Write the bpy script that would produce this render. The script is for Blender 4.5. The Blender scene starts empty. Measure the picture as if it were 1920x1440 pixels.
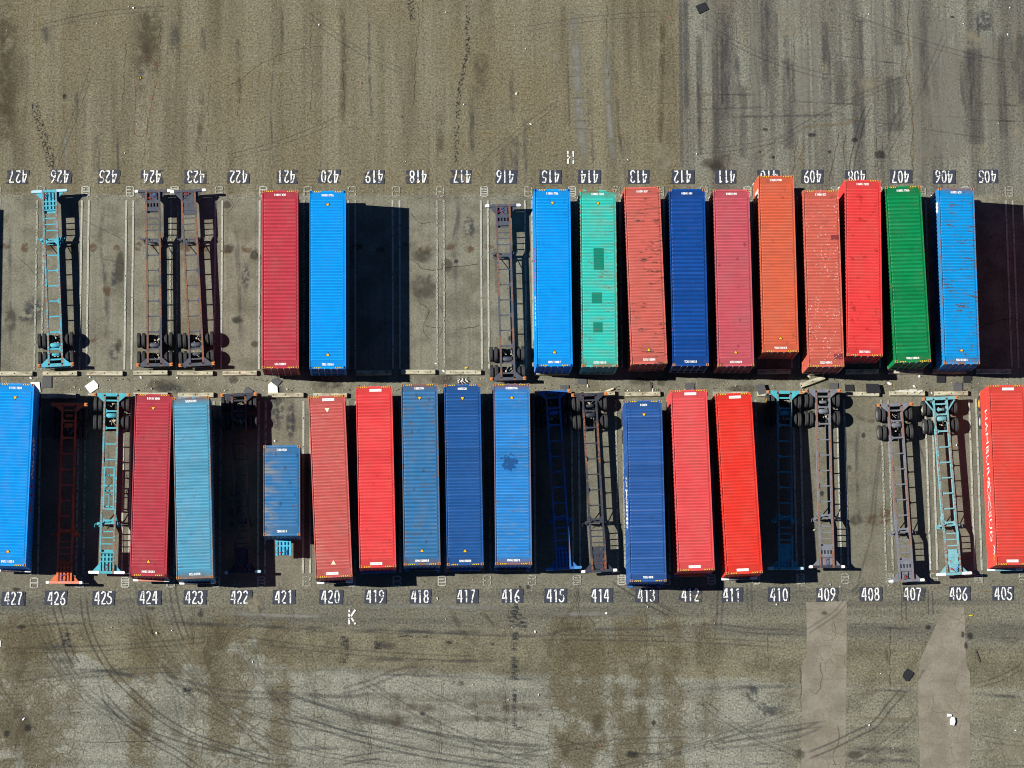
import bpy, bmesh, math, random
from mathutils import Vector, Matrix, Euler
R = math.radians
sc = bpy.context.scene
COL = sc.collection

# ------------------------------------------------------------------ camera, sky, sun, exposure
CAM_H = 191.38456922940412
CAM_F = 5300.754212332419 / 1920.0          # focal length in picture widths
CAM_E = (0.15513020373139774, -0.03947101527961451, -0.00855903648378004)
cd = bpy.data.cameras.new('aerial_camera')
cam = bpy.data.objects.new('aerial_camera', cd)
COL.objects.link(cam)
cd.sensor_fit = 'HORIZONTAL'; cd.sensor_width = 36.0
cd.lens = 36.0 * CAM_F
cd.clip_start = 1.0; cd.clip_end = 6000.0
cam.location = (0, 0, CAM_H)
cam.rotation_euler = CAM_E
sc.camera = cam

SUN_DIR = Vector((1.06, -0.075, -1.0))      # the way the light travels
sun_el = math.atan2(1.0, math.hypot(SUN_DIR.x, SUN_DIR.y))
w = bpy.data.worlds.new('World'); sc.world = w; w.use_nodes = True
nt = w.node_tree; nt.nodes.clear()
sky = nt.nodes.new('ShaderNodeTexSky'); sky.sky_type = 'NISHITA'; sky.sun_disc = False
sky.sun_elevation = sun_el
sky.sun_rotation = math.atan2(-SUN_DIR.x, -SUN_DIR.y) % (2 * math.pi)
sky.altitude = 0.0; sky.air_density = 0.32; sky.dust_density = 0.0; sky.ozone_density = 7.0
bg = nt.nodes.new('ShaderNodeBackground'); bg.inputs[1].default_value = 0.075
ow = nt.nodes.new('ShaderNodeOutputWorld')
nt.links.new(sky.outputs[0], bg.inputs[0]); nt.links.new(bg.outputs[0], ow.inputs[0])
sl = bpy.data.lights.new('sun', 'SUN'); sl.energy = 5.0; sl.angle = R(0.5); sl.color = (1.0, 0.965, 0.90)
so = bpy.data.objects.new('sun', sl); COL.objects.link(so)
so.location = (-60, 30, 120)
so.rotation_euler = SUN_DIR.to_track_quat('-Z', 'Y').to_euler()
sc.view_settings.view_transform = 'Standard'; sc.view_settings.look = 'None'
sc.view_settings.gamma = 1.0; sc.view_settings.exposure = 0.6
sc.cycles.transparent_max_bounces = 24
sc.cycles.max_bounces = 6; sc.cycles.diffuse_bounces = 1
sc.cycles.filter_width = 1.05
SUNLIT = 1.72      # picture value of a white card lying in this sun

RM = Euler(CAM_E, 'XYZ').to_matrix()
def G(px, py, z=0.0):
    """surveyed point: where a spot of the 1920x1440 survey photograph lies in the yard at height z"""
    d = RM @ Vector(((px - 960) / (CAM_F * 1920), (720 - py) / (CAM_F * 1920), -1.0))
    t = (z - CAM_H) / d.z
    return (d.x * t, d.y * t)

# ------------------------------------------------------------------ small helpers
def lin(c):
    c /= 255.0
    return c / 12.92 if c <= 0.04045 else ((c + 0.055) / 1.055) ** 2.4
def S(r, g, b, k=1.0):
    """albedo of a surface that shows as this sRGB colour in the sun"""
    return tuple(min(0.85, max(0.001, lin(v) / (SUNLIT * t) * k)) for v, t in zip((r, g, b), (1.0, .965, .915)))

S_ = S
def link(o, parent=None):
    COL.objects.link(o)
    if parent is not None: o.parent = parent
    return o
def tag(o, label, cat, group=None):
    o['label'] = label; o['category'] = cat
    if group: o['group'] = group
    return o
def empty(name, loc, rz=0.0):
    o = bpy.data.objects.new(name, None); o.empty_display_size = 0.5
    o.location = loc; o.rotation_euler = (0, 0, rz)
    return link(o)
class MB:
    """collects shapes for ONE mesh"""
    def __init__(s): s.v = []; s.f = []; s.m = []; s.uv = []
    def face(s, pts, mi=0):
        b = len(s.v); s.v += [tuple(p) for p in pts]; s.f.append(tuple(range(b, b + len(pts)))); s.m.append(mi)
    def solid(s, V, F, mi=0):
        b = len(s.v); s.v += [tuple(p) for p in V]
        for f in F: s.f.append(tuple(b + i for i in f)); s.m.append(mi)
    def box(s, x0, x1, y0, y1, z0, z1, mi=0):
        V = [(x, y, z) for z in (z0, z1) for y in (y0, y1) for x in (x0, x1)]
        s.solid(V, [(0, 2, 3, 1), (4, 5, 7, 6), (0, 1, 5, 4), (2, 6, 7, 3), (0, 4, 6, 2), (1, 3, 7, 5)], mi)
    def prism(s, poly, z0, z1, mi=0):
        n = len(poly)
        a = sum(poly[i][0] * poly[(i + 1) % n][1] - poly[(i + 1) % n][0] * poly[i][1] for i in range(n))
        if a < 0: poly = poly[::-1]
        V = [(x, y, z0) for x, y in poly] + [(x, y, z1) for x, y in poly]
        F = [tuple(range(n - 1, -1, -1)), tuple(range(n, 2 * n))] + [(i, (i + 1) % n, n + (i + 1) % n, n + i) for i in range(n)]
        s.solid(V, F, mi)
    def bar(s, a, b, r, mi=0, n=6):
        a = Vector(a); b = Vector(b); d = (b - a).normalized()
        u = d.orthogonal().normalized(); v = d.cross(u)
        V = []
        for p in (a, b):
            for i in range(n):
                t = 2 * math.pi * (i + .5) / n
                V.append(p + u * (r * math.cos(t)) + v * (r * math.sin(t)))
        F = [tuple(range(n - 1, -1, -1)), tuple(range(n, 2 * n))] + [(i, (i + 1) % n, n + (i + 1) % n, n + i) for i in range(n)]
        s.solid(V, F, mi)
    def lathe_x(s, prof, n=28, cy=0., cz=0., mi=0):
        """profile [(x, r)] turned round an axle lying along x"""
        V = []; F = []; k = len(prof)
        for i in range(n):
            t = 2 * math.pi * i / n
            for x, r in prof: V.append((x, cy + r * math.cos(t), cz + r * math.sin(t)))
        for i in range(n):
            j = (i + 1) % n
            for q in range(k - 1):
                F.append((i * k + q, i * k + q + 1, j * k + q + 1, j * k + q))
        s.solid(V, F, mi)
    def mesh(s, name, smooth=False):
        me = bpy.data.meshes.new(name); me.from_pydata(s.v, [], s.f)
        for i in range(max(s.m, default=0) + 1): me.materials.append(None)
        me.polygons.foreach_set('material_index', s.m)
        if smooth: me.polygons.foreach_set('use_smooth', [True] * len(s.f))
        me.update(); return me
def put(name, me, mats, parent=None, loc=None, rz=0.0):
    """links a mesh as one object; the materials sit on the object so that copies may share the mesh"""
    o = bpy.data.objects.new(name, me); link(o, parent)
    if not isinstance(mats, (list, tuple)): mats = [mats]
    while len(me.materials) < len(mats): me.materials.append(None)
    for i, m in enumerate(mats):
        o.material_slots[i].link = 'OBJECT'; o.material_slots[i].material = m
    if loc is not None: o.location = loc
    if rz: o.rotation_euler = (0, 0, rz)
    return o

# ------------------------------------------------------------------ node helpers
class NB:
    def __init__(s, name, off=(0, 0, 0), rnd=False):
        s.mat = bpy.data.materials.new(name); s.mat.use_nodes = True
        s.t = s.mat.node_tree; s.t.nodes.clear()
        s.out = s.t.nodes.new('ShaderNodeOutputMaterial')
        tc = s.t.nodes.new('ShaderNodeTexCoord'); s.tc = tc
        s.obj = tc.outputs['Object']; s.base = s.obj
        if rnd:
            oi = s.t.nodes.new('ShaderNodeObjectInfo')
            s.base = s.vec('ADD', s.obj, s.vec('SCALE', (37., 91., 13.), None, oi.outputs['Random']))
        elif any(off): s.base = s.vec('ADD', s.obj, off)
        s.sep = None
    def set(s, sock, v):
        if isinstance(v, bpy.types.NodeSocket): s.t.links.new(v, sock)
        elif isinstance(v, (tuple, list)) and sock.type == 'RGBA': sock.default_value = (*v[:3], 1)
        else: sock.default_value = v
    def vec(s, op, a, b=None, sc=None):
        n = s.t.nodes.new('ShaderNodeVectorMath'); n.operation = op
        s.set(n.inputs[0], a)
        if b is not None: s.set(n.inputs[1], b)
        if sc is not None: s.set(n.inputs['Scale'], sc)
        return n.outputs[0]
    def m(s, op, a, b=None, c=None, clamp=False):
        n = s.t.nodes.new('ShaderNodeMath'); n.operation = op; n.use_clamp = clamp
        for i, v in enumerate((a, b, c)):
            if v is not None: s.set(n.inputs[i], v)
        return n.outputs[0]
    def noise(s, scale, detail=2., rough=.5, dist=0., src=None):
        if not isinstance(scale, (tuple, list)): scale = (scale,) * 3
        v = s.vec('MULTIPLY', src or s.base, scale)
        n = s.t.nodes.new('ShaderNodeTexNoise'); s.t.links.new(v, n.inputs['Vector'])
        n.inputs['Scale'].default_value = 1.; n.inputs['Detail'].default_value = detail
        n.inputs['Roughness'].default_value = rough; n.inputs['Distortion'].default_value = dist
        return n.outputs[0]
    def voro(s, scale, feature='F1', rnd=1., src=None):
        if not isinstance(scale, (tuple, list)): scale = (scale,) * 3
        v = s.vec('MULTIPLY', src or s.base, scale)
        n = s.t.nodes.new('ShaderNodeTexVoronoi'); n.feature = feature; n.voronoi_dimensions = '2D'
        s.t.links.new(v, n.inputs['Vector']); n.inputs['Scale'].default_value = 1.
        n.inputs['Randomness'].default_value = rnd
        return n.outputs['Distance'], n
    def step(s, x, a, b, lo=0., hi=1.):
        n = s.t.nodes.new('ShaderNodeMapRange'); n.interpolation_type = 'SMOOTHSTEP'; n.clamp = True
        if a > b: a, b, lo, hi = b, a, hi, lo
        s.set(n.inputs['Value'], x); n.inputs['From Min'].default_value = a; n.inputs['From Max'].default_value = b
        n.inputs['To Min'].default_value = lo; n.inputs['To Max'].default_value = hi
        return n.outputs[0]
    def mix(s, f, a, b, mode='MIX'):
        n = s.t.nodes.new('ShaderNodeMix'); n.data_type = 'RGBA'; n.blend_type = mode
        s.set(n.inputs[0], f); s.set(n.inputs[6], a); s.set(n.inputs[7], b)
        return n.outputs[2]
    def xyz(s):
        if s.sep is None:
            n = s.t.nodes.new('ShaderNodeSeparateXYZ'); s.t.links.new(s.obj, n.inputs[0]); s.sep = n
        return s.sep.outputs
    def uv(s):
        n = s.t.nodes.new('ShaderNodeSeparateXYZ'); s.t.links.new(s.tc.outputs['UV'], n.inputs[0]); return n.outputs
    def scale_col(s, c, f):
        n = s.t.nodes.new('ShaderNodeVectorMath'); n.operation = 'SCALE'
        s.set(n.inputs[0], c if isinstance(c, bpy.types.NodeSocket) else tuple(c)); s.set(n.inputs['Scale'], f)
        return n.outputs[0]
    def bsdf(s, col, rough=.6, metal=0., spec=.3, bump=None, bstr=.3, bdist=.01, alpha=None):
        p = s.t.nodes.new('ShaderNodeBsdfPrincipled')
        s.set(p.inputs['Base Color'], col); s.set(p.inputs['Roughness'], rough); s.set(p.inputs['Metallic'], metal)
        p.inputs['Specular IOR Level'].default_value = spec
        if alpha is not None: s.set(p.inputs['Alpha'], alpha)
        if bump is not None:
            b = s.t.nodes.new('ShaderNodeBump'); b.inputs['Strength'].default_value = bstr; b.inputs['Distance'].default_value = bdist
            s.set(b.inputs['Height'], bump); s.t.links.new(b.outputs[0], p.inputs['Normal'])
        s.t.links.new(p.outputs[0], s.out.inputs[0])
        return s.mat
_plain = {}
def plain(name, col, rough=.6, var=.25, sc_=3.0, spec=.3):
    """a slightly uneven painted / dull surface"""
    if name in _plain: return _plain[name]
    n = NB(name, rnd=True)
    f = n.m('ADD', n.m('MULTIPLY', n.noise(sc_, 4., .6), 2 * var), 1 - var)
    m = n.bsdf(n.scale_col(col, f), rough, spec=spec)
    _plain[name] = m; return m

# ------------------------------------------------------------------ asphalt yard
X12 = G(1274, 150)[0]
YB = 43.2                     # edge of the bays
YL = 15.9                     # lower edge of the bays
def ground_material():
    n = NB('asphalt')
    def S(r, g, b):
        l = .3 * r + .55 * g + .15 * b
        return S_(*(v * .80 + l * .20 + q for v, q in ((r, 7), (g, 8), (b, 3))))
    x, y, _ = n.xyz()
    big = n.noise(.11, 3., .55)
    mid = n.noise(.55, 4., .6)
    grain = n.noise(3.2, 3., .75)
    fine = n.noise(8.0, 1., .6)
    vs = n.noise((.55, .022, 1), 3., .6, src=n.obj)
    vs2 = n.noise((2.6, .05, 1), 3., .65, src=n.obj)
    hs = n.noise((.03, .9, 1), 3., .6, src=n.obj)
    wob = n.m('MULTIPLY', n.m('SUBTRACT', n.noise(.9, 4., .6), .5), 1.4)
    # upper apron, tan on the left and greyer on the right of a straight paving seam
    tan = n.mix(n.step(vs, .38, .68), S(137, 126, 101), S(102, 90, 67))
    tan = n.mix(n.step(big, .40, .66), tan, S(126, 112, 84))
    tan = n.mix(n.m('MULTIPLY', n.step(vs2, .52, .68), .30), tan, S(88, 82, 74))
    tan = n.mix(n.m('MULTIPLY', n.step(mid, .52, .70), .35), tan, S(146, 134, 104))
    gry = n.mix(n.step(vs, .40, .62), S(136, 132, 117), S(104, 98, 90))
    gry = n.mix(n.m('MULTIPLY', n.step(vs2, .50, .66), .6), gry, S(92, 86, 82))
    gry = n.mix(n.m('MULTIPLY', n.step(mid, .50, .68), .45), gry, S(126, 116, 94))
    gry = n.mix(n.m('MULTIPLY', n.step(big, .50, .62), .35), gry, S(112, 100, 86))
    rightm = n.step(n.m('ADD', x, n.m('MULTIPLY', wob, .05)), X12 - .04, X12 + .04)
    up = n.mix(rightm, tan, gry)
    # the bays
    bay = n.mix(n.step(mid, .40, .66), S(140, 133, 114), S(116, 109, 92))
    bay = n.mix(n.m('MULTIPLY', n.step(vs2, .50, .70), .40), bay, S(98, 93, 86))
    bay = n.mix(n.m('MULTIPLY', n.step(big, .52, .66), .35), bay, S(122, 108, 84))
    lowbay = n.step(y, 29.0, 27.5)
    bay = n.mix(n.m('MULTIPLY', lowbay, .40), bay, S(112, 104, 90))
    # lower apron: rubbed grey strip, tan strip, pale grey strip full of cracks
    lg = n.mix(n.step(hs, .38, .62), S(127, 121, 104), S(104, 99, 88))
    lg = n.mix(n.m('MULTIPLY', n.step(mid, .46, .64), .5), lg, S(116, 108, 88))
    lt = n.mix(n.step(mid, .38, .66), S(131, 121, 96), S(108, 99, 77))
    lt = n.mix(n.m('MULTIPLY', n.step(hs, .50, .64), .35), lt, S(98, 92, 80))
    lp = n.mix(n.step(mid, .42, .66), S(149, 145, 129), S(130, 125, 110))
    lp = n.mix(n.m('MULTIPLY', n.step(hs, .46, .64), .5), lp, S(108, 104, 94))
    yy = n.m('ADD', n.m('ADD', y, n.m('MULTIPLY', x, .033)), n.m('MULTIPLY', wob, .6))
    low = n.mix(n.step(yy, 13.7, 12.3), lg, lt)
    edge = n.m('ADD', yy, n.m('MULTIPLY', n.step(x, -4., -12.), n.m('MULTIPLY', n.m('SUBTRACT', big, .47), 16.)))
    pale = n.step(n.m('ADD', edge, n.m('MULTIPLY', wob, .5)), 10.6, 10.05)
    pale = n.m('MULTIPLY', pale, n.step(x, 27.5, 24.0, .45, 1.))
    low = n.mix(pale, low, lp)
    col = n.mix(n.step(n.m('ADD', y, n.m('MULTIPLY', wob, .3)), YB - .15, YB + .15), bay, up)
    col = n.mix(n.step(n.m('ADD', y, n.m('MULTIPLY', wob, .9)), YL + .2, YL - .5), col, low)
    # alligator cracks with mud in them, in wheel-path columns of the lower apron
    cols = None
    for cx, wd, k in ((-26., 2.6, 1.), (-22.3, 1.2, .55), (-17.2, .9, .75), (-13.6, .8, .6), (-11.4, 1.5, .8), (-8.0, .9, .7), (-5.5, .6, .4), (-2.4, .35, .3),
                      (7.2, .6, .35), (12.2, 1.6, 1.), (15.6, 1.2, .85), (18.4, .9, .75), (21., .9, .5)):
        g = n.m('MULTIPLY', n.step(n.m('ABSOLUTE', n.m('SUBTRACT', x, cx)), wd * 2.1, wd * .3), k)
        cols = g if cols is None else n.m('MAXIMUM', cols, g)
    crk_n = n.noise(.35, 3., .6)
    mask = n.m('MULTIPLY', cols, n.step(crk_n, .26, .50))
    mask = n.m('MULTIPLY', mask, n.step(n.m('ADD', y, wob), 15.6, 13.0))
    src = n.vec('ADD', n.obj, n.vec('SCALE', n_color(n, .8), None, .5))
    d1, _n = n.voro(2.7, 'DISTANCE_TO_EDGE', src=src)
    d2, _n = n.voro(1.25, 'DISTANCE_TO_EDGE', src=src)
    line = n.m('MAXIMUM', n.m('MULTIPLY', n.step(d1, .13, .02), n.step(mask, .28, .65)), n.m('MULTIPLY', n.step(d2, .075, .012), n.step(mask, .12, .40)))
    mud = n.m('MULTIPLY', n.step(n.m('MULTIPLY', mask, n.noise(.7, 4., .65)), .18, .42), .68)
    col = n.mix(mud, col, S(99, 86, 61))
    col = n.mix(n.m('MULTIPLY', n.m('MULTIPLY', line, n.step(n.noise(.9, 3.), .25, .55)), .72), col, S(98, 84, 60))
    # grit and dark specks
    d3, _n = n.voro(1.7, 'F1')
    speck = n.m('MULTIPLY', n.step(d3, .055, .03), n.step(n.noise(2.2, 0.), .55, .60))
    g = n.m('ADD', n.m('ADD', n.m('MULTIPLY', n.m('SUBTRACT', grain, .5), .75), n.m('MULTIPLY', n.m('SUBTRACT', fine, .5), 1.9)), 1.02)
    inb = n.m('MULTIPLY', n.step(y, YL, YL + .8), n.step(y, YB, YB - .8))
    g = n.m('ADD', n.m('MULTIPLY', n.m('SUBTRACT', g, 1.), n.m('SUBTRACT', 1., n.m('MULTIPLY', inb, .48))), 1.)
    col = n.scale_col(col, g)
    col = n.mix(n.m('MULTIPLY', speck, .7), col, S(38, 36, 36))
    return n.bsdf(col, .9, spec=.12, bump=n.m('ADD', grain, fine), bstr=.45, bdist=.02)
def n_color(n, scale):
    v = n.vec('MULTIPLY', n.obj, (scale,) * 3)
    t = n.t.nodes.new('ShaderNodeTexNoise'); n.t.links.new(v, t.inputs['Vector']); t.inputs['Scale'].default_value = 1.; t.inputs['Detail'].default_value = 3.
    return t.outputs['Color']
g = MB(); g.face([(-1500, -1500, 0), (1500, -1500, 0), (1500, 1500, 0), (-1500, 1500, 0)])
yard = put('asphalt_yard', g.mesh('asphalt_yard'), ground_material()); yard['kind'] = 'structure'

# sheets that lie on the asphalt: each goes one 4 mm layer above whatever it overlaps
_laid = []
def layer(pts, first=1):
    x0 = min(p[0] for p in pts); x1 = max(p[0] for p in pts); y0 = min(p[1] for p in pts); y1 = max(p[1] for p in pts)
    k = first
    for (a0, a1, b0, b1, q) in _laid:
        if a0 < x1 and x0 < a1 and b0 < y1 and y0 < b1: k = max(k, q + 1)
    _laid.append((x0, x1, y0, y1, k))
    return .004 * k
def mark_material(name, col, alpha, nsc=(1.5, 1.5), lo=.35, hi=.6, col2=None, blob=False, speck=0., soft=False):
    n = NB(name)
    u, v, _ = n.uv()
    nz = n.noise((nsc[0], nsc[1], 1), 4., .7)
    if blob:
        r = n.m('SQRT', n.m('ADD', n.m('MULTIPLY', u, u), n.m('MULTIPLY', v, v)))
        fall = n.step(n.m('ADD', r, n.m('MULTIPLY', n.m('SUBTRACT', n.noise(2.2, 4., .6), .5), 1.0)), .95, .45)
    else:
        wu = n.m('ADD', n.m('ABSOLUTE', u), n.m('MULTIPLY', n.m('SUBTRACT', n.noise(1.7, 4., .65), .5), .9 if soft else .2))
        wv = n.m('ADD', n.m('ABSOLUTE', v), n.m('MULTIPLY', n.m('SUBTRACT', n.noise(.8, 3., .6), .5), .9 if soft else .2))
        fall = n.m('MULTIPLY', n.step(wu, 1., .10 if soft else .45), n.step(wv, 1., .35 if soft else .8))
        fall = n.m('MULTIPLY', fall, n.m('MULTIPLY', n.step(n.m('ABSOLUTE', u), 1., .8), n.step(n.m('ABSOLUTE', v), 1., .9)))
    a = n.m('MULTIPLY', n.m('MULTIPLY', fall, n.step(nz, lo, hi)), alpha)
    if speck: a = n.m('MULTIPLY', a, n.step(n.noise(5.5, 2., .8), .5 - speck, .5 + .12 - speck))
    c = n.scale_col(col, n.m('ADD', n.m('MULTIPLY', n.noise(5., 3., .7), .8), .6))
    return n.bsdf(c, .85, spec=.15, alpha=a)
WOBBLY = set()
def ribbon(name, pts, width, mat, px=True, off=0.):
    P = [Vector(G(*p)) if px else Vector(p) for p in pts]
    Q = []                                     # smooth the line
    for i in range(len(P) - 1):
        p0 = P[max(0, i - 1)]; p1 = P[i]; p2 = P[i + 1]; p3 = P[min(len(P) - 1, i + 2)]
        k = max(2, int((p2 - p1).length / (.22 if mat in WOBBLY else .5))); k = min(k, 26)
        for j in range(k):
            t = j / k
            Q.append(.5 * ((2 * p1) + (p2 - p0) * t + (2 * p0 - 5 * p1 + 4 * p2 - p3) * t * t + (3 * p1 - p0 - 3 * p2 + p3) * t ** 3))
    Q.append(P[-1])
    if mat in WOBBLY:
        wr = random.Random(len(_laid)); a = 0.
        for q in Q[1:-1]:
            a = a * .6 + wr.uniform(-.09, .09); q.x += a; q.y += wr.uniform(-.05, .05)
        width *= .75
    if mat == TYRE: width *= .68
    L = []
    for i, q in enumerate(Q):
        d = (Q[min(i + 1, len(Q) - 1)] - Q[max(i - 1, 0)]); d.normalize()
        nrm = Vector((-d.y, d.x)); L.append((q + nrm * (off - width / 2), q + nrm * (off + width / 2)))
    z = layer([p for ab in L for p in ab])
    me = bpy.data.meshes.new(name)
    V = []; F = []
    for a, b in L: V += [(a.x, a.y, z), (b.x, b.y, z)]
    for i in range(len(L) - 1): F.append((2 * i, 2 * i + 2, 2 * i + 3, 2 * i + 1))
    me.from_pydata(V, [], F); uvl = me.uv_layers.new(name='uv')
    for p in me.polygons:
        for li, vi in zip(p.loop_indices, p.vertices):
            uvl.data[li].uv = (-1 if vi % 2 == 0 else 1, -1 + 2 * (vi // 2) / (len(L) - 1))
    me.materials.append(mat)
    return link(bpy.data.objects.new(name, me), yard)
def blob(name, px, py, rx, ry, mat, rot=0.):
    cx, cy = G(px, py)
    c, s = math.cos(rot), math.sin(rot)
    UV = [(-1, -1), (1, -1), (1, 1), (-1, 1)]
    pts = [(cx + c * u * rx - s * v * ry, cy + s * u * rx + c * v * ry) for u, v in UV]
    z = layer(pts)
    me = bpy.data.meshes.new(name); me.from_pydata([(x, y, z) for x, y in pts], [], [(0, 1, 2, 3)])
    uvl = me.uv_layers.new(name='uv')
    for i in range(4): uvl.data[i].uv = UV[i]
    me.materials.append(mat)
    return link(bpy.data.objects.new(name, me), yard)
def sheet(name, pts, mat, px=True):
    P = [G(*p) if px else p for p in pts]
    n = len(P)
    if sum(P[i][0] * P[(i + 1) % n][1] - P[(i + 1) % n][0] * P[i][1] for i in range(n)) < 0: P = P[::-1]
    z = layer(P)
    me = bpy.data.meshes.new(name); me.from_pydata([(x, y, z) for x, y in P], [], [tuple(range(n))])
    me.materials.append(mat)
    return link(bpy.data.objects.new(name, me), yard)

# two long concrete repair strips, with a worn top
def concrete_material():
    n = NB('repair_concrete')
    c = n.mix(n.step(n.noise(.7, 4., .6), .35, .65), S(160, 151, 132), S(142, 133, 115))
    c = n.mix(n.m('MULTIPLY', n.step(n.noise((.25, 2.2, 1), 3., .6), .55, .7), .35), c, S(120, 112, 102))
    d, _ = n.voro(.9, 'DISTANCE_TO_EDGE', src=n.vec('ADD', n.obj, n.vec('SCALE', n_color(n, .7), None, .9)))
    c = n.mix(n.m('MULTIPLY', n.m('MULTIPLY', n.step(d, .03, .008), n.step(n.noise(.22, 2.), .5, .6)), .6), c, S(118, 96, 70))
    sp, _ = n.voro(2.4, 'F1'); c = n.mix(n.m('MULTIPLY', n.step(sp, .06, .03), .7), c, S(60, 55, 52))
    gr = n.noise(6., 3., .75)
    return n.bsdf(n.scale_col(c, n.m('ADD', n.m('MULTIPLY', gr, .7), .65)), .9, spec=.12, bump=gr, bstr=.3, bdist=.01)
CONC = concrete_material()
sheet('concrete_patch', [(1512, 1129), (1588, 1127), (1587, 1290), (1584, 1470), (1502, 1470), (1504, 1242), (1513, 1228)], CONC)
sheet('concrete_patch', [(1774, 1139), (1808, 1139), (1812, 1245), (1819, 1262), (1818, 1470), (1726, 1470), (1721, 1300), (1724, 1240), (1752, 1178)], CONC)
PALE = mark_material('bleached_asphalt', S(158, 155, 142), .72, (.7, 1.6), .28, .58, soft=True)
ASH = mark_material('rubber_film', S(76, 76, 80), .44, (2.2, .5), .32, .68, soft=True)
ASHH = mark_material('rubber_film_across', S(70, 70, 74), .42, (.4, 2.6), .34, .66, soft=True)
TAR = mark_material('spilt_tar', S(44, 46, 54), .75, (.8, .5), .30, .46, speck=.02)
TYRE = mark_material('tyre_rubber', S(64, 64, 70), .30, (.7, .7), .14, .44)
TYREF = mark_material('faint_tyre_rubber', S(66, 66, 70), .19, (.7, .7), .16, .46)
MUD = mark_material('dry_mud', S(96, 84, 62), .46, (1.1, .7), .34, .66, soft=True)
MUDD = mark_material('dark_dry_mud', S(80, 68, 47), .55, (1.1, .7), .26, .60, soft=True)
DUST = mark_material('pale_dust', S(140, 127, 98), .45, (.6, 1.6), .36, .66, soft=True)
RUSTB = mark_material('rust_stain', S(116, 86, 60), .62, (1.3, 1.3), .36, .60, blob=True)
OIL = mark_material('oil_stain', S(78, 72, 61), .5, (1., 1.), .30, .55, blob=True)
OILD = mark_material('black_oil', S(46, 45, 46), .55, (1.5, 1.5), .28, .50, blob=True)
SMEAR = mark_material('grey_smear', S(72, 74, 80), .55, (2.2, 2.2), .40, .58, blob=True)
LITE = mark_material('pale_bloom', S(168, 158, 132), .6, (1.3, 1.3), .38, .6, blob=True)
CRACK = mark_material('open_crack', S(66, 56, 42), .55, (1.2, 1.2), .30, .58)
FILL = mark_material('crack_dust', S(150, 128, 88), .42, (1.0, 1.0), .32, .6)
FILLD = mark_material('muddy_crack', S(112, 92, 64), .5, (1.0, 1.0), .28, .55)
WOBBLY |= {CRACK, FILL, FILLD}
REDL = mark_material('red_survey_paint', S(150, 52, 52), .55, (2.5, 2.5), .35, .6)
YEL = mark_material('old_yellow_paint', S(160, 128, 62), .45, (1.2, 1.2), .42, .60)

# --- upper apron
for pts, wd, m in (
    ([(66, 188), (68, 213), (84, 262), (92, 290), (99, 322)], .75, TAR), ([(117, 242), (122, 262), (125, 322)], .32, PALE), ([(19, 262), (22, 300), (20, 340), (5, 372)], .25, PALE),
    ([(85, 40), (86, 85)], .9, ASH), ([(142, 165), (142, 232)], .6, ASH), ([(325, 38), (330, 112)], 1.0, ASH), ([(381, 45), (381, 105)], .6, ASH),
    ([(219, 240), (222, 340)], .3, ASH), ([(182, 250), (180, 330)], .7, ASH), ([(280, -5), (277, 60), (270, 150)], 2.6, MUDD), ([(272, 60), (266, 150), (262, 230)], 1.2, MUD), ([(12, -5), (10, 120), (16, 290)], 2.0, MUDD),
    ([(378, 150), (376, 215), (372, 300)], .7, MUD), ([(445, 60), (448, 200)], .6, MUD), ([(515, 100), (508, 200), (514, 325)], .2, ASH),
    ([(528, 0), (530, 95)], .35, ASH), ([(640, 0), (646, 120), (640, 230)], .8, MUD),
    ([(692, -5), (692, 100), (695, 190), (703, 280)], .35, ASH), ([(770, -5), (773, 40)], .6, TAR), ([(824, 200), (826, 320)], .8, MUD), ([(900, 80), (905, 210)], 1.6, MUD),
    ([(878, -5), (876, 55), (877, 100), (871, 115), (868, 140), (861, 170), (858, 215), (856, 260), (856, 322)], .42, TAR), ([(884, 150), (885, 300)], .6, ASH),
    ([(961, 125), (960, 200), (962, 240)], .6, ASH), ([(965, 245), (966, 300), (958, 345)], 1.3, ASH), ([(985, 220), (985, 345)], .5, ASH), ([(944, 270), (942, 345)], .6, ASH),
    ([(1075, -5), (1078, 70), (1082, 160), (1090, 250), (1097, 345)], 1.1, PALE), ([(1082, 60), (1084, 250)], .5, PALE),
    ([(1138, 55), (1138, 110), (1140, 190), (1146, 260), (1156, 345)], .75, PALE), ([(1066, 0), (1065, 150), (1071, 300)], .25, ASH), ([(1102, 100), (1107, 250), (1118, 330)], .45, ASH),
    ([(1156, 120), (1158, 215), (1170, 330)], .35, ASH), ([(1243, -5), (1240, 160), (1236, 340)], .7, MUD), ([(1276, 0), (1277, 160), (1279, 330)], .35, TYREF)):
    ribbon('tyre_mark' if m in (ASH, TAR) else ('bleached_streak' if m is PALE else 'mud_streak'), pts, wd, m)
ASHB = mark_material('worn_rubber_band', S(84, 81, 79), .34, (3., .35), .26, .60)
PALEB = mark_material('bleached_band', S(156, 150, 134), .55, (3., .4), .32, .58)
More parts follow.
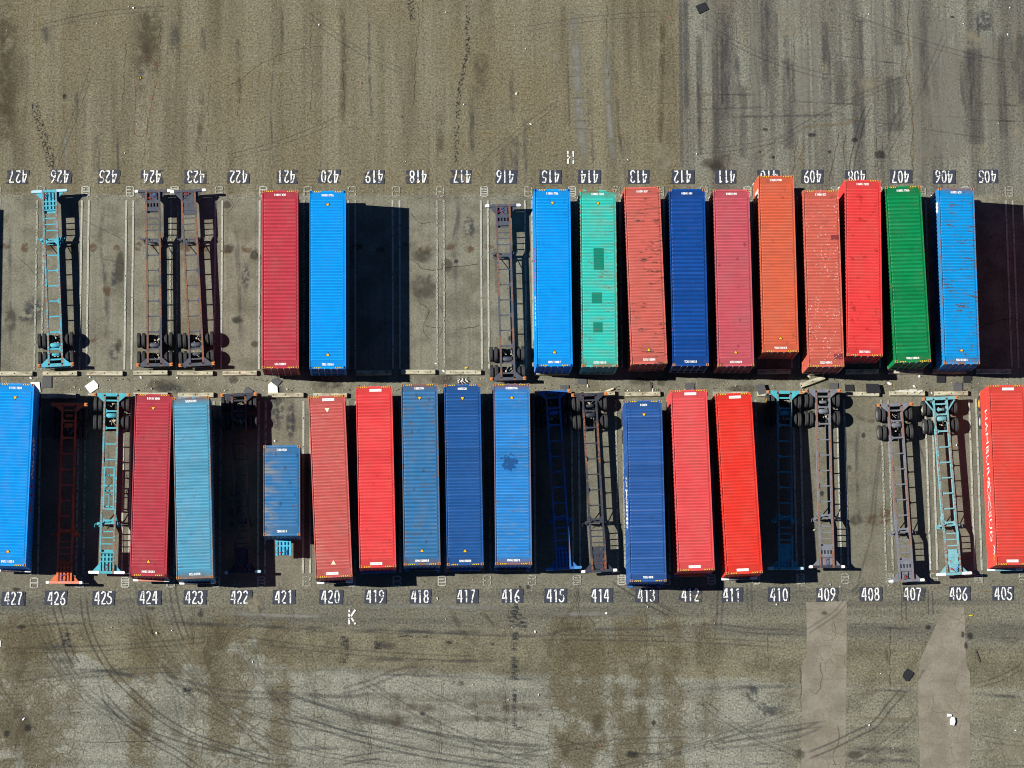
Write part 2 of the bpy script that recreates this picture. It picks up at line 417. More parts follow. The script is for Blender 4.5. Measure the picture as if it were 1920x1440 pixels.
for x0, x1, y0, y1, m in ((1322, 1328, -5, 60, ASHB), (1334, 1346, 60, 335, ASHB), (1350, 1356, 70, 200, ASHB), (1384, 1401, 155, 300, ASHB), (1425, 1440, -5, 165, ASHB), (1450, 1458, 20, 150, ASHB), (1466, 1488, 105, 285, ASHB), (1540, 1552, 40, 120, ASHB), (1562, 1588, 110, 200, ASHB), (1608, 1618, 30, 260, ASHB), (1655, 1692, 140, 250, ASHB), (1672, 1690, -5, 90, ASHB), (1804, 1842, 85, 275, ASHB), (1868, 1884, 60, 260, ASHB), (1905, 1925, 60, 200, ASHB), (1280, 1290, -5, 210, ASHB), (1304, 1316, 60, 300, ASHB),
                          (1326, 1333, -5, 150, PALEB), (1408, 1421, -5, 330, PALEB), (1490, 1518, 85, 255, PALEB), (1520, 1532, -5, 220, PALEB), (1640, 1653, -5, 130, PALEB), (1708, 1722, -5, 345, PALEB), (1724, 1800, 30, 300, PALEB), (1845, 1866, 60, 260, PALEB), (1895, 1903, -5, 200, PALEB)):
    xm = (x0 + x1) / 2; dx = (xm - 960) * .012 * (y1 - y0) / 340
    ribbon('worn_lane' if m == ASHB else 'bleached_lane', [(xm, y0), (xm + dx / 2, (y0 + y1) / 2), (xm + dx, y1)], (x1 - x0) / 26.6 * 1.25, m)
random.seed(4)
for k in range(14):
    xx = random.choice((random.uniform(1290, 1910), random.uniform(1300, 1500), random.uniform(1800, 1900)))
    y0 = random.uniform(-5, 130); y1 = y0 + random.uniform(60, 190)
    ribbon('rubber_band', [(xx, y0), (xx + (xx - 960) * .004, (y0 + y1) / 2), (xx + (xx - 960) * .008, min(y1, 330))], random.choice((.35, .6, .9, 1.5)), ASH)
for pts in ([(1280, 176), (1330, 177), (1430, 178)], [(1280, 223), (1400, 219), (1625, 214)], [(1540, 98), (1600, 108), (1690, 120)], [(1600, 72), (1605, 40), (1640, 44)], [(1720, 218), (1800, 220), (1920, 230)],
            [(1805, 190), (1850, 195), (1920, 199)], [(1800, 108), (1865, 107)], [(1800, 225), (1920, 227)], [(1300, 205), (1480, 200)], [(1655, 115), (1690, 120)], [(1575, 72), (1600, 76)],
            [(1712, 240), (1870, 262)], [(1560, 222), (1700, 235)], [(1480, 190), (1620, 196)], [(1025, 293), (1060, 291), (1098, 289)], [(1068, 185), (1098, 183)], [(1064, 228), (1110, 226)], [(1063, 240), (1112, 243)], [(1062, 143), (1096, 144)]):
    ribbon('rubber_scratch', pts, random.choice((.16, .22, .3)), ASHH)
for o_ in (0., .32):
    ribbon('tyre_mark', [(1629, 188), (1613, 222), (1603, 262), (1594, 300), (1591, 330)], .2, TYRE, off=o_)
ribbon('tyre_mark', [(1697, 190), (1676, 222), (1664, 262)], .25, TYREF)
for pts, wd, m in (
    ([(1380, 30), (1381, 70), (1383, 98)], .05, CRACK), ([(1488, 50), (1490, 95), (1487, 150), (1489, 205)], .07, CRACK), ([(1703, -5), (1704, 40), (1706, 62), (1702, 110), (1704, 160), (1708, 205), (1709, 260), (1713, 340)], .09, CRACK),
    ([(1706, 60), (1704, 120), (1708, 210), (1712, 320)], .30, FILL), ([(1652, 130), (1649, 143), (1636, 150), (1631, 162), (1622, 172)], .12, FILL), ([(1570, 245), (1567, 290), (1560, 308), (1556, 345)], .09, CRACK),
    ([(1583, 250), (1581, 272), (1584, 290), (1586, 325)], .09, CRACK), ([(1505, 258), (1507, 280), (1500, 296), (1506, 312), (1502, 345)], .08, CRACK), ([(1492, 260), (1489, 300), (1485, 325)], .08, CRACK),
    ([(1505, 262), (1506, 300), (1502, 330)], .35, FILL), ([(1655, 262), (1654, 300), (1651, 325)], .06, CRACK), ([(1640, 255), (1646, 330)], .06, CRACK), ([(1498, 240), (1540, 235), (1590, 230), (1610, 215)], .35, FILL),
    ([(1905, 60), (1904, 150), (1906, 200)], .14, FILL), ([(586, 18), (582, 88), (588, 160), (573, 232)], .07, CRACK), ([(450, 140), (446, 200), (442, 225)], .06, CRACK), ([(410, 168), (448, 150), (486, 120), (560, 92), (620, 88)], .07, CRACK),
    ([(393, 150), (390, 215), (386, 290)], .06, CRACK), ([(648, 20), (645, 100), (643, 230)], .06, CRACK), ([(783, 0), (784, 60), (779, 130), (776, 200)], .07, CRACK), ([(330, 60), (336, 140)], .06, CRACK),
    ([(238, 60), (233, 150), (229, 220)], .06, CRACK), ([(275, 200), (272, 260), (266, 320)], .06, CRACK), ([(300, 30), (300, 120)], .07, CRACK), ([(1138, 0), (1138, 90), (1140, 150)], .05, CRACK), ([(1240, 40), (1241, 130)], .05, CRACK)):
    ribbon('crack', pts, wd, m)
ribbon('red_paint_outline', [(252, 118), (262, 110), (278, 107), (292, 118), (296, 143), (289, 170), (282, 205), (276, 240), (265, 257), (252, 250), (251, 235), (254, 200), (254, 170), (251, 140), (252, 118)], .07, REDL)
blob('pothole', 264, 133, .28, .55, OILD); blob('pothole_dust', 268, 140, .55, 1.2, LITE)
for pts in ([(75, 20), (67, 100), (63, 160)], [(865, 262), (890, 310), (905, 345)], [(930, 248), (960, 300)], [(875, 250), (1010, 250)], [(680, 236), (720, 300), (738, 340)], [(1150, 240), (1215, 310)], [(335, 86), (365, 86)]):
    ribbon('yellow_line_trace', pts, .12, YEL)
for px_, py_, a, b, m in ((1360, 297, .50, .40, OIL), (1338, 306, 1.1, .55, OIL), (1346, 315, .8, .5, OIL), (1603, 262, .35, .22, OILD), (1425, 285, .14, .14, OILD), (1450, 295, .18, .18, OILD), (1435, 243, .25, .14, OILD), (1522, 253, .4, .2, OILD),
                      (1020, 236, .3, .6, SMEAR), (1035, 108, .8, .5, LITE), (1475, 55, 1.1, .9, LITE), (1480, 110, .5, .5, LITE), (1575, 8, .5, .4, LITE), (1665, 58, .7, .35, LITE), (1625, 160, .8, .8, LITE), (1244, 300, .8, 1.2, LITE),
                      (121, 182, .18, .28, OILD), (754, 219, .1, .1, OILD), (1785, 32, .2, .12, OILD), (1650, 290, .5, .4, OILD), (1555, 285, .2, .15, OILD), (1480, 20, 1.5, .5, LITE), (1820, 75, 1.1, .9, LITE), (1905, 250, .6, .8, LITE), (1845, 40, .8, 1.2, SMEAR)):
    blob('ground_stain', px_, py_, a, b, m)

# --- in the bays
for k in range(23):
    for dx in (13, 51):
        px_ = dx + 82.6 * k
        if px_ < 990: blob('rust_stain', px_ + random.uniform(-4, 4), 465 + random.uniform(-4, 4), random.uniform(.3, .6), random.uniform(.25, .45), RUSTB)
for px_, py_, a, b, m in ((214, 660, .55, .8, SMEAR), (222, 648, .3, .6, OIL), (62, 582, .9, 1.2, SMEAR), (45, 592, .6, .6, SMEAR), (445, 600, .5, .35, OILD), (425, 384, .4, .4, OIL), (430, 466, .5, .4, OIL), (478, 478, .4, .55, OIL), (478, 645, .35, .3, OIL),
                      (790, 480, .9, .6, OIL), (880, 425, .6, 1.0, SMEAR), (855, 490, .2, .2, OILD), (838, 498, .5, .6, OIL), (795, 540, 1.2, 1.2, OIL), (958, 635, .3, .3, OILD), (1640, 975, 1.1, .5, RUSTB), (1605, 975, .6, .5, OIL), (1660, 965, .5, .7, RUSTB),
                      (1541, 925, .2, .25, OILD), (1619, 817, .2, .25, OILD), (1592, 878, .2, .3, OIL), (1490, 560, .9, .9, OIL), (303, 722, 1.3, .5, OIL), (437, 712, .45, .35, OIL), (620, 722, 1.1, .4, OIL), (830, 712, 1.2, .5, OIL), (1200, 715, .9, .4, OIL), (1240, 716, .4, .4, OIL), (1395, 728, 1.6, .3, OIL),
                      (215, 520, .3, 1.5, SMEAR), (225, 500, .4, 1.6, OIL), (20, 600, .5, 1., OIL), (200, 545, .35, .5, RUSTB), (460, 520, .4, 1.2, SMEAR), (180, 640, .5, .3, RUSTB), (320, 730, 1.3, .5, SMEAR), (520, 760, .7, 2.4, SMEAR), (545, 790, .5, 1.8, SMEAR), (440, 950, .7, 2., SMEAR)):
    blob('bay_stain', px_, py_, a, b, m)
for pts, wd, m in (([(770, 345), (772, 400), (778, 440)], .07, PALE), ([(800, 300), (797, 340), (800, 400)], .12, PALE), ([(760, 480), (800, 505), (850, 500), (900, 495)], .10, CRACK), ([(775, 560), (800, 580), (795, 620), (815, 640)], .09, CRACK), ([(770, 400), (790, 420), (810, 415)], .09, CRACK),
                   ([(465, 490), (476, 470), (484, 500), (480, 525)], .10, CRACK), ([(410, 380), (425, 372), (436, 385), (425, 400), (412, 392)], .08, CRACK), ([(170, 480), (215, 490), (255, 505)], .10, ASHH), ([(130, 400), (230, 450), (240, 470)], .1, TYREF),
                   ([(855, 345), (858, 400), (852, 470), (858, 560)], .6, ASH), ([(195, 380), (188, 450), (200, 560), (198, 680)], .5, ASH), ([(440, 400), (446, 500), (452, 660)], .5, ASH), ([(930, 460), (935, 560)], .5, ASH), ([(20, 400), (18, 560), (20, 680)], .4, ASH),
                   ([(1612, 760), (1606, 860), (1612, 1000)], .35, ASH), ([(1655, 830), (1645, 900), (1637, 985), (1618, 1060), (1600, 1120)], .2, TYREF), ([(1650, 830), (1640, 905), (1630, 985)], .2, TYREF), ([(1700, 760), (1740, 900), (1745, 1050)], .3, ASH),
                   ([(1600, 775), (1625, 790), (1645, 788)], .4, MUD), ([(1600, 800), (1630, 808), (1655, 800)], .3, MUD), ([(1612, 735), (1640, 752), (1648, 780)], .1, CRACK), ([(900, 610), (850, 618), (790, 610)], .08, CRACK), ([(820, 560), (830, 600), (820, 640)], .08, CRACK), ([(30, 480), (70, 520), (60, 560)], .06, CRACK),
                   ([(1820, 620), (1880, 600), (1920, 596)], .08, CRACK), ([(1840, 450), (1870, 440), (1885, 450)], .08, CRACK), ([(520, 750), (522, 830)], .3, ASH), ([(548, 750), (550, 830)], .3, ASH), ([(200, 790), (203, 830), (205, 900)], .12, ASH)):
    ribbon('bay_streak', pts, wd, m)

# --- lower apron
for pts, wd, m, pair in (
    ([(97, 1135), (112, 1180), (124, 1225), (142, 1255)], .28, TYRE, .45), ([(150, 1092), (152, 1135), (158, 1172), (178, 1222), (206, 1265), (250, 1310), (300, 1352), (365, 1388), (430, 1410), (520, 1440)], .24, TYRE, .40),
    ([(186, 1305), (225, 1348), (275, 1388), (330, 1420), (372, 1450)], .26, TYRE, .42), ([(518, 1290), (570, 1312), (640, 1332), (735, 1358), (820, 1376), (930, 1392), (1040, 1400)], .42, TYRE, 0), ([(560, 1308), (650, 1340), (760, 1372), (860, 1400), (950, 1414), (1040, 1418)], .24, TYREF, .4),
    ([(520, 1345), (600, 1368), (680, 1392), (790, 1418), (900, 1436), (1000, 1448)], .28, TYRE, .42), ([(640, 1302), (690, 1288), (740, 1268), (790, 1258)], .26, TYREF, .4), ([(640, 1434), (680, 1426), (715, 1422)], .22, TYRE, .4),
    ([(252, 1092), (262, 1140), (270, 1175), (280, 1205)], .22, TYREF, .4), ([(316, 1092), (321, 1130), (330, 1165), (345, 1205)], .26, TYRE, .42), ([(300, 1240), (345, 1290), (372, 1315)], .3, TYREF, 0),
    ([(1145, 1090), (1180, 1112), (1215, 1134), (1260, 1158)], .22, TYRE, .34), ([(1172, 1092), (1220, 1122), (1275, 1150)], .16, TYREF, 0),
    ([(1330, 1404), (1420, 1396), (1500, 1380), (1545, 1362)], .26, TYREF, .42), ([(1510, 1425), (1560, 1405), (1600, 1385), (1645, 1362), (1670, 1330), (1705, 1292)], .28, TYRE, .42), ([(1513, 1190), (1540, 1172), (1570, 1152), (1592, 1125)], .14, TYREF, .3),
    ([(1690, 1105), (1691, 1165)], .18, TYRE, .3), ([(1740, 1105), (1741, 1155)], .18, TYRE, .3), ([(1348, 1085), (1345, 1130), (1342, 1182)], .24, TYREF, .35), ([(1400, 1092), (1402, 1150)], .2, TYREF, .3), ([(1735, 1255), (1728, 1262), (1722, 1275)], .2, TYREF, 0),
    ([(300, 1275), (420, 1305), (560, 1312)], .3, TYREF, .4), ([(560, 1300), (640, 1306), (700, 1300)], .3, TYREF, 0), ([(1600, 1118), (1625, 1092)], .2, TYREF, .3)):
    ribbon('tyre_mark', pts, wd, m)
    if pair: ribbon('tyre_mark', pts, wd, m, off=pair)
rar = random.Random(17)
for x0, k, dy in ((40, 1.0, 0), (70, .9, 20), (232, 1.0, 0), (262, .8, 10), (296, 1.15, 0), (430, .7, 60), (470, 1.1, 90), (560, 1.3, 120), (640, 1.2, 170), (-60, 1.2, 40), (180, 1.25, 150), (320, 1.4, 190)):
    P_ = [(0, 0), (10, 50), (42, 125), (105, 205), (205, 270), (350, 318), (540, 345)]
    pts = [(x0 + px_ * k, 1096 + dy + py_ * k) for px_, py_ in P_ if 1096 + dy + py_ * k < 1450]
    for o_ in (0., .30): ribbon('tyre_mark', pts, rar.uniform(.10, .16), TYREF, off=o_)
for x0, y0, x1, y1, bend in ((1120, 1445, 1500, 1330, 12), (1180, 1440, 1560, 1360, -10), (1300, 1310, 1500, 1420, 14), (1590, 1440, 1720, 1345, 10), (1830, 1290, 1925, 1250, 6), (880, 1445, 1300, 1390, -14), (660, 1270, 1010, 1440, 16), (740, 1275, 1180, 1425, 20), (20, 1290, 360, 1260, -8), (0, 1225, 420, 1200, 6), (430, 1200, 900, 1240, 8), (1000, 1200, 1480, 1215, -5), (1350, 1180, 1500, 1190, 3), (1830, 1385, 1925, 1400, 3)):
    pts = [(x0 + (x1 - x0) * t, y0 + (y1 - y0) * t + bend * math.sin(math.pi * t)) for t in (0, .25, .5, .75, 1.)]
    for o_ in (0., .33): ribbon('tyre_mark', pts, rar.uniform(.10, .18), TYREF, off=o_)
for x0, y0, x1, y1, bend in ((60, 60, 330, 20, -10), (420, 300, 640, 225, 8), (560, 20, 760, 140, 12), (900, 320, 1060, 190, -8), (1300, 40, 1560, 150, 16), (1400, 310, 1700, 150, -14), (1640, 330, 1780, 60, 10), (1560, 20, 1915, 130, 12), (100, 330, 180, 120, 6), (980, 60, 1250, 30, -6), (1290, 290, 1480, 262, 5)):
    pts = [(x0 + (x1 - x0) * t, y0 + (y1 - y0) * t + bend * math.sin(math.pi * t)) for t in (0, .25, .5, .75, 1.)]
    for o_ in (0., .33): ribbon('tyre_mark', pts, rar.uniform(.08, .14), TYREF, off=o_)
for pts, wd, m in (
    ([(190, 1168), (300, 1168), (420, 1172), (560, 1176), (640, 1182)], .45, ASHH), ([(480, 1178), (640, 1181), (820, 1184), (960, 1187)], .6, ASHH), ([(640, 1186), (800, 1186), (1000, 1192), (1060, 1180), (1130, 1176)], .35, ASHH), ([(0, 1178), (60, 1172), (190, 1166)], .3, ASHH),
    ([(1060, 1180), (1200, 1180), (1290, 1172)], .4, ASHH), ([(1290, 1172), (1360, 1170)], .3, ASHH), ([(1640, 1176), (1720, 1180)], .3, ASHH), ([(1860, 1170), (1920, 1180)], .5, ASHH), ([(1870, 1196), (1920, 1204)], .6, ASHH), ([(100, 1250), (220, 1262), (300, 1285)], .4, ASHH), ([(660, 1235), (800, 1238), (950, 1240)], .4, ASHH),
    ([(60, 1210), (150, 1216)], .9, ASHH), ([(80, 1240), (140, 1238)], .6, ASHH), ([(700, 1210), (745, 1213)], .7, ASHH), ([(640, 1262), (830, 1268), (960, 1272), (1100, 1274)], .3, ASHH), ([(1280, 1292), (1500, 1286)], .4, ASHH), ([(1580, 1292), (1720, 1296)], .35, ASHH), ([(1820, 1300), (1920, 1308)], .4, ASHH),
    ([(1285, 1432), (1500, 1432)], .25, ASHH), ([(1590, 1405), (1720, 1408)], .8, ASHH), ([(1585, 1425), (1725, 1428)], .6, ASHH), ([(640, 1404), (860, 1420)], .15, ASHH), ([(540, 1403), (640, 1404)], .3, ASHH), ([(1170, 1412), (1300, 1418)], .25, ASHH),
    ([(640, 1308), (760, 1311), (960, 1318), (1130, 1326), (1290, 1332)], .35, DUST), ([(1430, 1300), (1500, 1303)], .4, DUST), ([(1430, 1336), (1500, 1338)], .4, DUST), ([(1590, 1300), (1720, 1304)], .4, DUST), ([(1590, 1346), (1720, 1350)], .4, DUST), ([(660, 1135), (800, 1137), (960, 1140)], .5, PALE), ([(1020, 1150), (1200, 1152)], .5, PALE), ([(400, 1150), (640, 1158)], .4, PALE), ([(840, 1135), (850, 1160), (875, 1195), (890, 1212)], .5, MUD), ([(900, 1145), (930, 1180)], .3, MUD),
    ([(700, 1322), (835, 1328)], .9, MUD), ([(640, 1345), (830, 1352)], 1.0, MUD), ([(850, 1322), (1040, 1330)], .7, MUD), ([(840, 1345), (990, 1352)], .6, MUD), ([(736, 1290), (742, 1340), (738, 1380)], .8, MUD), ([(938, 1292), (948, 1345)], 1.0, MUD),
    ([(406, 1305), (440, 1352), (485, 1398), (530, 1425)], .35, MUD), ([(240, 1330), (300, 1395), (320, 1420)], .9, MUD), ([(306, 1360), (322, 1370), (335, 1400)], 1.6, MUD), ([(0, 1330), (40, 1370), (30, 1430)], 2.6, MUD), ([(55, 1160), (45, 1210), (20, 1300)], 1.4, MUD), ([(400, 1150), (395, 1230), (410, 1300)], 2.2, MUD), ([(480, 1190), (540, 1210)], 1.6, MUD),
    ([(1062, 1150), (1066, 1200), (1064, 1260)], 1.2, MUD), ([(1060, 1370), (1063, 1430)], 1.6, MUD), ([(1115, 1330), (1120, 1400)], 1.3, MUD), ([(1195, 1290), (1200, 1370)], .9, MUD), ([(1660, 1210), (1664, 1250)], .4, MUD), ([(1300, 1160), (1310, 1250)], .7, MUD)):
    ribbon('wear_band', pts, wd, m)
for pts, wd in (([(958, 1132), (962, 1155), (966, 1178)], 1.1), ([(962, 1178), (964, 1215), (963, 1262), (962, 1276)], .6), ([(976, 1150), (980, 1185)], .6), ([(962, 1290), (962, 1370)], .35), ([(980, 1300), (981, 1330)], .22), ([(120, 1185), (122, 1215)], .7), ([(283, 1180), (285, 1192)], .3), ([(345, 1288), (352, 1302)], .8), ([(742, 1192), (808, 1194)], .25), ([(706, 1200), (706, 1218)], .6), ([(644, 1190), (646, 1250)], .6), ([(965, 1368), (980, 1362)], .2)):
    ribbon('tar_streak', pts, wd, TAR)
for pts, wd in (([(690, 1280), (688, 1320), (692, 1370), (690, 1430)], .10), ([(830, 1270), (826, 1310), (824, 1380), (820, 1440)], .10), ([(888, 1300), (892, 1340), (884, 1420)], .09), ([(945, 1280), (948, 1330), (944, 1420)], .09), ([(360, 1135), (362, 1160), (360, 1230)], .08), ([(388, 1135), (389, 1170), (384, 1230)], .08), ([(160, 1178), (150, 1190), (140, 1200)], .08),
                ([(1085, 1100), (1072, 1140), (1050, 1170), (1032, 1200), (1028, 1240)], .09), ([(1080, 1092), (1082, 1140), (1085, 1190)], .09), ([(1090, 1135), (1105, 1160), (1118, 1185)], .09), ([(1045, 1165), (1036, 1190)], .07), ([(438, 1140), (442, 1165), (425, 1185), (410, 1220)], .08), ([(477, 1140), (500, 1165)], .08), ([(545, 1140), (552, 1165)], .07), ([(1208, 1135), (1207, 1200), (1210, 1270)], .07), ([(1440, 1190), (1441, 1260)], .06), ([(1666, 1170), (1668, 1250), (1665, 1300)], .10),
                ([(1316, 1140), (1320, 1165), (1316, 1200)], .08), ([(150, 1391), (200, 1392), (300, 1388)], .10), ([(1500, 1250), (1501, 1330)], .07)):
    ribbon('crack', pts, wd, CRACK)
for pts, wd in (([(1564, 1165), (1566, 1190), (1556, 1200), (1540, 1200)], .08), ([(1535, 1240), (1540, 1280), (1530, 1300), (1514, 1290)], .10), ([(1567, 1358), (1572, 1378), (1562, 1410), (1566, 1440)], .10)):
    ribbon('crack_stain', pts, wd, FILLD)
for px_, py_, a, b, m in ((374, 1149, .24, .4, OILD), (282, 1141, .35, .15, OIL), (12, 1376, .3, .35, OILD), (52, 1365, .3, .3, OILD), (863, 1282, .2, .22, OILD), (790, 1338, .2, .2, OILD), (1819, 1192, .3, .3, OILD), (1010, 1340, .15, .15, OILD), (840, 1205, .25, .15, OILD), (924, 1206, .18, .25, OILD), (990, 1101, .18, .18, OILD), (975, 1101, .14, .14, OILD),
                      (1184, 1414, .5, .3, OILD), (1225, 1355, .2, .25, OILD), (1805, 1190, .15, .3, OILD), (1811, 1210, .15, .3, OILD), (1497, 1414, .5, .5, OIL), (1600, 1415, .7, .35, OIL), (38, 1176, .3, .2, OILD), (1740, 1176, .25, .2, OILD), (1330, 1148, .55, .9, LITE), (475, 1135, .9, .9, LITE), (1865, 1325, 1.6, .6, LITE), (1900, 1400, 1., 1.4, LITE), (1410, 1300, .6, 1., SMEAR), (1440, 1330, 1.2, .7, SMEAR), (30, 1105, .3, .16, OILD), (1545, 1150, .3, .2, OIL)):
    blob('ground_stain', px_, py_, a, b, m)
ribbon('yellow_line_trace', [(1818, 1107), (1870, 1110), (1925, 1113)], .12, YEL)
for pts in ([(1190, 1145), (1222, 1205)], [(1670, 1130), (1705, 1170)], [(1850, 1135), (1860, 1170)], [(800, 1196), (835, 1185)], [(395, 1140), (405, 1180)]):
    ribbon('yellow_line_trace', pts, .1, YEL)

# ------------------------------------------------------------------ painted bay lines, boxes, numbers, letters
def paint_material(name, col, keep, sc_=3.0):
    n = NB(name)
    a = n.m('MULTIPLY', n.step(n.noise(sc_, 4., .7), keep - .06, keep + .06), n.step(n.noise(9., 2., .7), .25, .40))
    c = n.scale_col(col, n.m('ADD', n.m('MULTIPLY', n.noise(6., 3., .6), .4), .75))
    return n.bsdf(c, .7, spec=.2, alpha=a)
WHITE = paint_material('white_road_paint', (.72, .72, .69), .43, 5.)
WORN = paint_material('worn_line_paint', S(205, 203, 184), .40, 5.5)
FAINT = paint_material('faint_line_paint', S(190, 188, 168), .47, 9.0)
BACK = paint_material('dark_number_patch', S(72, 76, 88), .33, 1.6)
BACKF = paint_material('faded_number_patch', S(78, 80, 88), .47, 1.4)
B0, PITCH = 2.95, 3.0525
def bound(n): return B0 + (417 - n) * PITCH       # line pair on the left of bay n
random.seed(11)
def add_strip(m, x0, y0, x1, y1, wd, z):
    d = Vector((x1 - x0, y1 - y0)); L = d.length; d.normalize(); nn = Vector((-d.y, d.x)) * wd / 2
    m.face([(x0 - nn.x, y0 - nn.y, z), (x0 + nn.x, y0 + nn.y, z), (x1 + nn.x, y1 + nn.y, z), (x1 - nn.x, y1 - nn.y, z)][::-1])
ZL = .044; ZN = .044
for n in range(404, 429):
    bx = bound(n)
    for row in (0, 1):
        m = MB(); yA, yB_ = ((43.1, 30.95) if row == 0 else (28.75, 16.95))
        for s in (-.24, .24):
            if row == 0:
                add_strip(m, bx + s, yA - .35, bx + s, yB_, .13, ZL)
            else: add_strip(m, bx + s, yA, bx + s, yB_, .14, ZL)
        o = put('bay_line', m.mesh('bay_line'), WORN if (n + row) % 3 else FAINT, yard)
        m = MB(); yt, yb = ((43.72, 43.05) if row == 0 else (16.72, 16.08))
        for s in (-.24, .24): add_strip(m, bx + s, yt, bx + s, yb, .10, ZL)
        nr = random.choice((3, 4, 5))
        for q in range(nr):
            yy = yt + (yb - yt) * q / (nr - 1)
            add_strip(m, bx - .19, yy, bx + .19, yy, .09, ZL + .004)
        put('bay_box', m.mesh('bay_box'), WORN if random.random() < .4 else FAINT, yard)
ARC = lambda cx, cy, rx, ry, a0, a1, k=7: [(cx + rx * math.cos(R(a0 + (a1 - a0) * i / k)), cy + ry * math.sin(R(a0 + (a1 - a0) * i / k))) for i in range(k + 1)]
GLY = {
 '0': [ARC(.21, .5, .15, .47, 96, 264, 9), ARC(.21, .5, .15, .47, 84, -84, 9)],
 '1': [[(.22, .0), (.22, 1.)], [(.09, .85), (.19, .96)]],
 '2': [ARC(.19, .76, .14, .21, 165, -35, 8) + [(.24, .46), (.12, .27), (.06, .10)], [(.04, .05), (.37, .05)]],
 '3': [ARC(.17, .76, .15, .21, 160, -70, 8), ARC(.17, .27, .16, .25, 72, -165, 9)],
 '4': [[(.30, 0.), (.30, 1.)], [(.21, .96), (.05, .40)], [(.0, .33), (.23, .33)], [(.34, .33), (.40, .33)]],
 '5': [[(.10, .95), (.36, .95)], [(.09, .88), (.07, .60)], [(.10, .57)] + ARC(.16, .31, .18, .28, 70, -165, 10)],
 '6': [[(.34, .98), (.20, .78), (.09, .55), (.05, .36)], ARC(.20, .26, .15, .24, 170, 280, 6), ARC(.20, .26, .15, .24, 262, 470, 9)],
 '7': [[(.02, .95), (.38, .95)], [(.35, .88), (.24, .55), (.17, .25), (.15, 0.)]],
 '8': [ARC(.20, .75, .13, .22, 96, 264, 6), ARC(.20, .75, .13, .22, 84, -84, 6), ARC(.20, .27, .15, .25, 98, 262, 7), ARC(.20, .27, .15, .25, 82, -82, 7)],
 '9': [[(.40 - a, 1 - b) for a, b in p] for p in ([(.34, .98), (.20, .78), (.09, .55), (.05, .36)], ARC(.20, .26, .15, .24, 170, 280, 6), ARC(.20, .26, .15, .24, 262, 470, 9))],
 'H': [[(.04, 0), (.04, .44)], [(.04, .56), (.04, 1)], [(.46, 0), (.46, .44)], [(.46, .56), (.46, 1)], [(.13, .5), (.37, .5)]],
 'K': [[(.05, 0), (.05, .42)], [(.05, .52), (.05, 1)], [(.46, 1), (.17, .55)], [(.19, .45), (.36, .2)], [(.40, .13), (.48, 0)]],
 'J': [[(.1, 1), (.1, .55)], [(.1, .45), (.1, 0)]],
}
def stroke(m, pts, wd, T, z):
    L = []
    for i, p in enumerate(pts):
        a = Vector(pts[max(0, i - 1)]); b = Vector(pts[min(len(pts) - 1, i + 1)])
        d = (b - a).normalized(); nn = Vector((-d.y, d.x)) * wd / 2
        L.append((T(p[0] - nn.x, p[1] - nn.y), T(p[0] + nn.x, p[1] + nn.y)))
    for i in range(len(L) - 1):
        f = [L[i][0], L[i + 1][0], L[i + 1][1], L[i][1]]
        a = sum(f[k][0] * f[(k + 1) % 4][1] - f[(k + 1) % 4][0] * f[k][1] for k in range(4))
        if a < 0: f = f[::-1]
        m.face([(x, y, z) for x, y in f])
def glyphs(m, text, cx, cy, h, flip, wd=.104, adv=.485, z=.05, jit=0.):
    s = -1 if flip else 1
    tw = (len(text) - 1) * adv + .40
    for i, ch in enumerate(text):
        jx, jy = random.uniform(-jit, jit), random.uniform(-jit, jit)
        for k, st in enumerate(GLY[ch]):
            def T(x, y, i=i): return (cx + s * h * (i * adv + x - tw / 2 + jx), cy + s * h * (y - .5 + jy))
            stroke(m, st, wd, T, z + .0015 * (k + 3 * (i % 2)))
NUX = {427: 34, 426: 112, 425: 202.5, 424: 285, 423: 367.5, 422: 447, 421: 537, 420: 618.5, 419: 701.5, 418: 784, 417: 866, 416: 947, 415: 1032, 414: 1105, 413: 1197, 412: 1279, 411: 1362, 410: 1442, 409: 1523.5, 408: 1606, 407: 1688, 406: 1770, 405: 1851}
NLX = {427: 25, 426: 106, 425: 194, 424: 278.5, 423: 364.5, 422: 449, 421: 532.5, 420: 619.5, 419: 703.5, 418: 787.5, 417: 874, 416: 957.5, 415: 1042, 414: 1125.5, 413: 1212, 412: 1294, 411: 1372, 410: 1460.5, 409: 1550, 408: 1632, 407: 1711, 406: 1797, 405: 1881}
for row, tab in ((0, NUX), (1, NLX)):
    for n, px_ in tab.items():
        cx, cy = G(px_, 331.5 if row == 0 else 1122 - (427 - n) * 9 / 22)
        m = MB(); sh = random.uniform(-.08, .12) * (1 if row else -1)
        wdt = random.uniform(.72, .80)
        yj = random.uniform(-.03, .03)
        m.face([(cx - wdt + sh, cy - .49 + yj, ZN), (cx + wdt + sh, cy - .49 + yj, ZN), (cx + wdt + sh, cy - .01 + yj, ZN), (cx - wdt + sh, cy - .01 + yj, ZN)])
        m.face([(cx - wdt + sh + .03, cy + .01 + yj, ZN), (cx + wdt + sh + .02, cy + .01 + yj, ZN), (cx + wdt + sh + .02, cy + .49 + yj, ZN), (cx - wdt + sh + .03, cy + .49 + yj, ZN)])
        faded = n >= 417 and row == 0 or n in (409, 408, 412, 407) and row == 1
        bn = put('bay_number', m.mesh('bay_number'), BACKF if faded else BACK, yard)
        bn['label'] = 'white stencilled %d on a dark patch, %s row of bays' % (n, 'upper' if row == 0 else 'lower')
        m = MB(); glyphs(m, str(n), cx, cy, .88, row == 0, jit=.015)
        put('digits', m.mesh('digits'), WHITE, bn)
